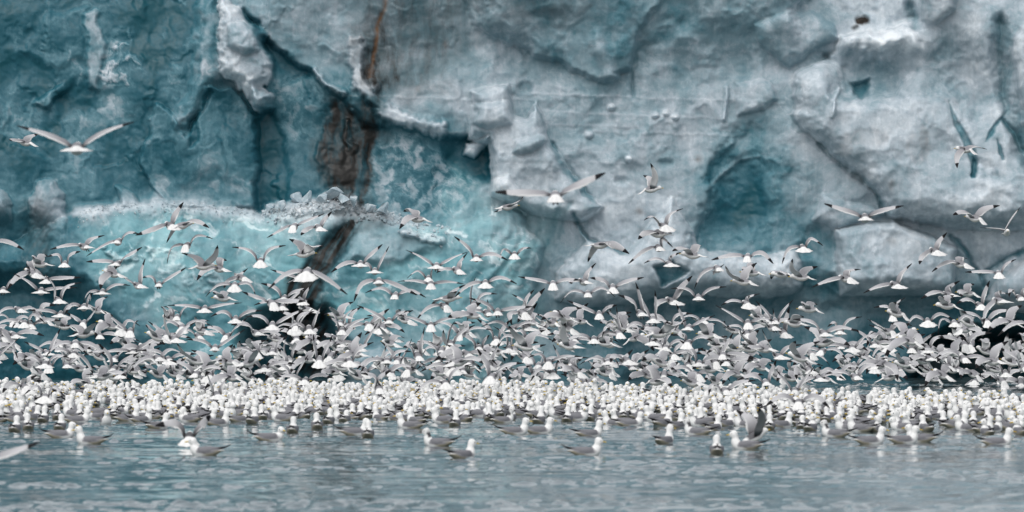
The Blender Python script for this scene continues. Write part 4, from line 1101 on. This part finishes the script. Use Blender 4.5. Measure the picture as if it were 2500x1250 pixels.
def flock():
    V, C, Q, T, off = [], [], [], [], 0
    low = {}
    wl_, wr_ = wing_geo(-1, 6), wing_geo(1, 6)
    VB, QB, TB, offb = [], [], [], 0
    for x, y, hd, ni, yi, yg in cand[N_SWIM - (N_SWIM - len(single)) if False else len(single):]:
        k = (ni, yi)
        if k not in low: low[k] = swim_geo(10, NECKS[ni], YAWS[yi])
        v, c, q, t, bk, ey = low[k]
        s = (y - HZ) / CAM_H; p = at(x, y, s)
        a = -R(hd); Rm = np.array(((math.cos(a), -math.sin(a), 0), (math.sin(a), math.cos(a), 0), (0, 0, 1)))
        o = np.array((p.x, p.y, -.006)); sz = rs.uniform(.9, 1.1)
        for vv, cc, qq, tt in ((v, c, q, t), wl_, wr_):
            V.append(vv * sz @ Rm.T + o); C.append(cc); Q.append(np.array(qq) + off); T.append(np.array(tt) + off); off += len(vv)
        vv, qq, tt = bk
        V.append(vv * sz @ Rm.T + o); C.append(np.tile((.62, .43, .06), (len(vv), 1))); Q.append(np.array(qq) + off); T.append(np.array(tt) + off); off += len(vv)
        for e in ey:
            vv, qq, tt = cone(e - np.array((0, 0, .005)), e + np.array((0, 0, .005)), .005, .005, 4)
            V.append(vv * sz @ Rm.T + o); C.append(np.tile((.01, .01, .01), (len(vv), 1))); Q.append(np.array(qq) + off); T.append(np.array(tt) + off); off += len(vv)
    me = fast_mesh('gull_flock', np.concatenate(V), np.concatenate(Q), True, np.concatenate(T))
    color_attr(me, 'plumage', np.concatenate(C)); me.materials.append(M_FEATHER)
    tag(link('gull_flock', me), 'dense raft of white-headed gulls packed on the water along the glacier foot', 'gull flock', kind='stuff')
flock()

# ------------------------------------------------------------------ labels for the swarm
ORD = ['', 'second', 'third', 'fourth', 'fifth', 'sixth', 'seventh', 'eighth', 'ninth', 'tenth', 'eleventh', 'twelfth']
def place(x):
    for lim, nm in ((330, 'the left dark hollow'), (660, 'the turquoise face'), (860, 'the brown streak'), (1240, 'the blue centre ice'), (1600, 'the grooved ice'), (2040, 'the teal notch'), (2600, 'the black cave')):
        if x < lim: return nm
def fly_words(f):
    la = math.degrees(math.atan2(f['y'] - f['L'][1], f['x'] - f['L'][0])); ra = math.degrees(math.atan2(f['y'] - f['R'][1], f['R'][0] - f['x']))
    h = f['hd']
    go = 'gull flying away' if abs(h) < 30 else 'gull facing out' if abs(h) > 140 else 'gull heading left' if h < 0 else 'gull heading right'
    if la > 50 and ra > 50: w = 'wings straight up'
    elif abs(la - ra) > 38: w = 'steeply banked'
    elif min(f['bend']) > .7: w = 'wings arched'
    elif la > 22 and ra > 22: w = 'wings in a V'
    elif la < -4 and ra < -4: w = 'wings swept down'
    else: w = 'wings spread level'
    y = f['y']
    hgt = 'high by' if y < 720 else 'midway by' if y < 800 else 'low by' if y < 880 else 'lowest by'
    return f'{go}, {w}, {hgt} {place(f["x"])}'
def swim_words(f):
    h = (f['hd'] + 180) % 360 - 180
    go = 'facing away' if abs(h) < 35 else 'facing out' if abs(h) > 145 else 'facing left' if h < 0 else 'facing right'
    row = 'open edge' if f['y'] > 1022 else 'loose rows' if f['y'] > 1006 else 'packed rows'
    look = ', head turned' if abs(f['yaw']) > 50 else ', bill aside' if abs(f['yaw']) > 20 else ''
    kind = 'young floating gull' if f['young'] else 'long-necked floating gull' if f['neck'] == 3 else 'floating gull'
    return f'{kind} {go}{look}, {row} below {place(f["x"])}'
def label_all(items, words_of, cat, group):
    by = {}
    for f in items:
        if f['label']: lb = f['label']; tag(f['o'], lb, cat, group); continue
        by.setdefault(words_of(f), []).append(f)
    for w, fs in by.items():
        fs.sort(key=lambda f: f['x'])
        n = len(fs)
        for i, f in enumerate(fs):
            if n == 1: lb = w
            elif i == 0: lb = w + ', leftmost'
            elif i == n - 1: lb = w + ', rightmost'
            elif i < 12: lb = w + f', {ORD[i]} along'
            else: lb = w + f', {ORD[n - 1 - i]} from right'
            tag(f['o'], lb, cat, group)
label_all(FLY, fly_words, 'gull', 'gulls flying before the glacier')
label_all(FLOAT, swim_words, 'gull', 'gulls floating on the sea')
print('flying', len(FLY), 'floating', len(FLOAT), 'crowd', len(cand) - len(single))
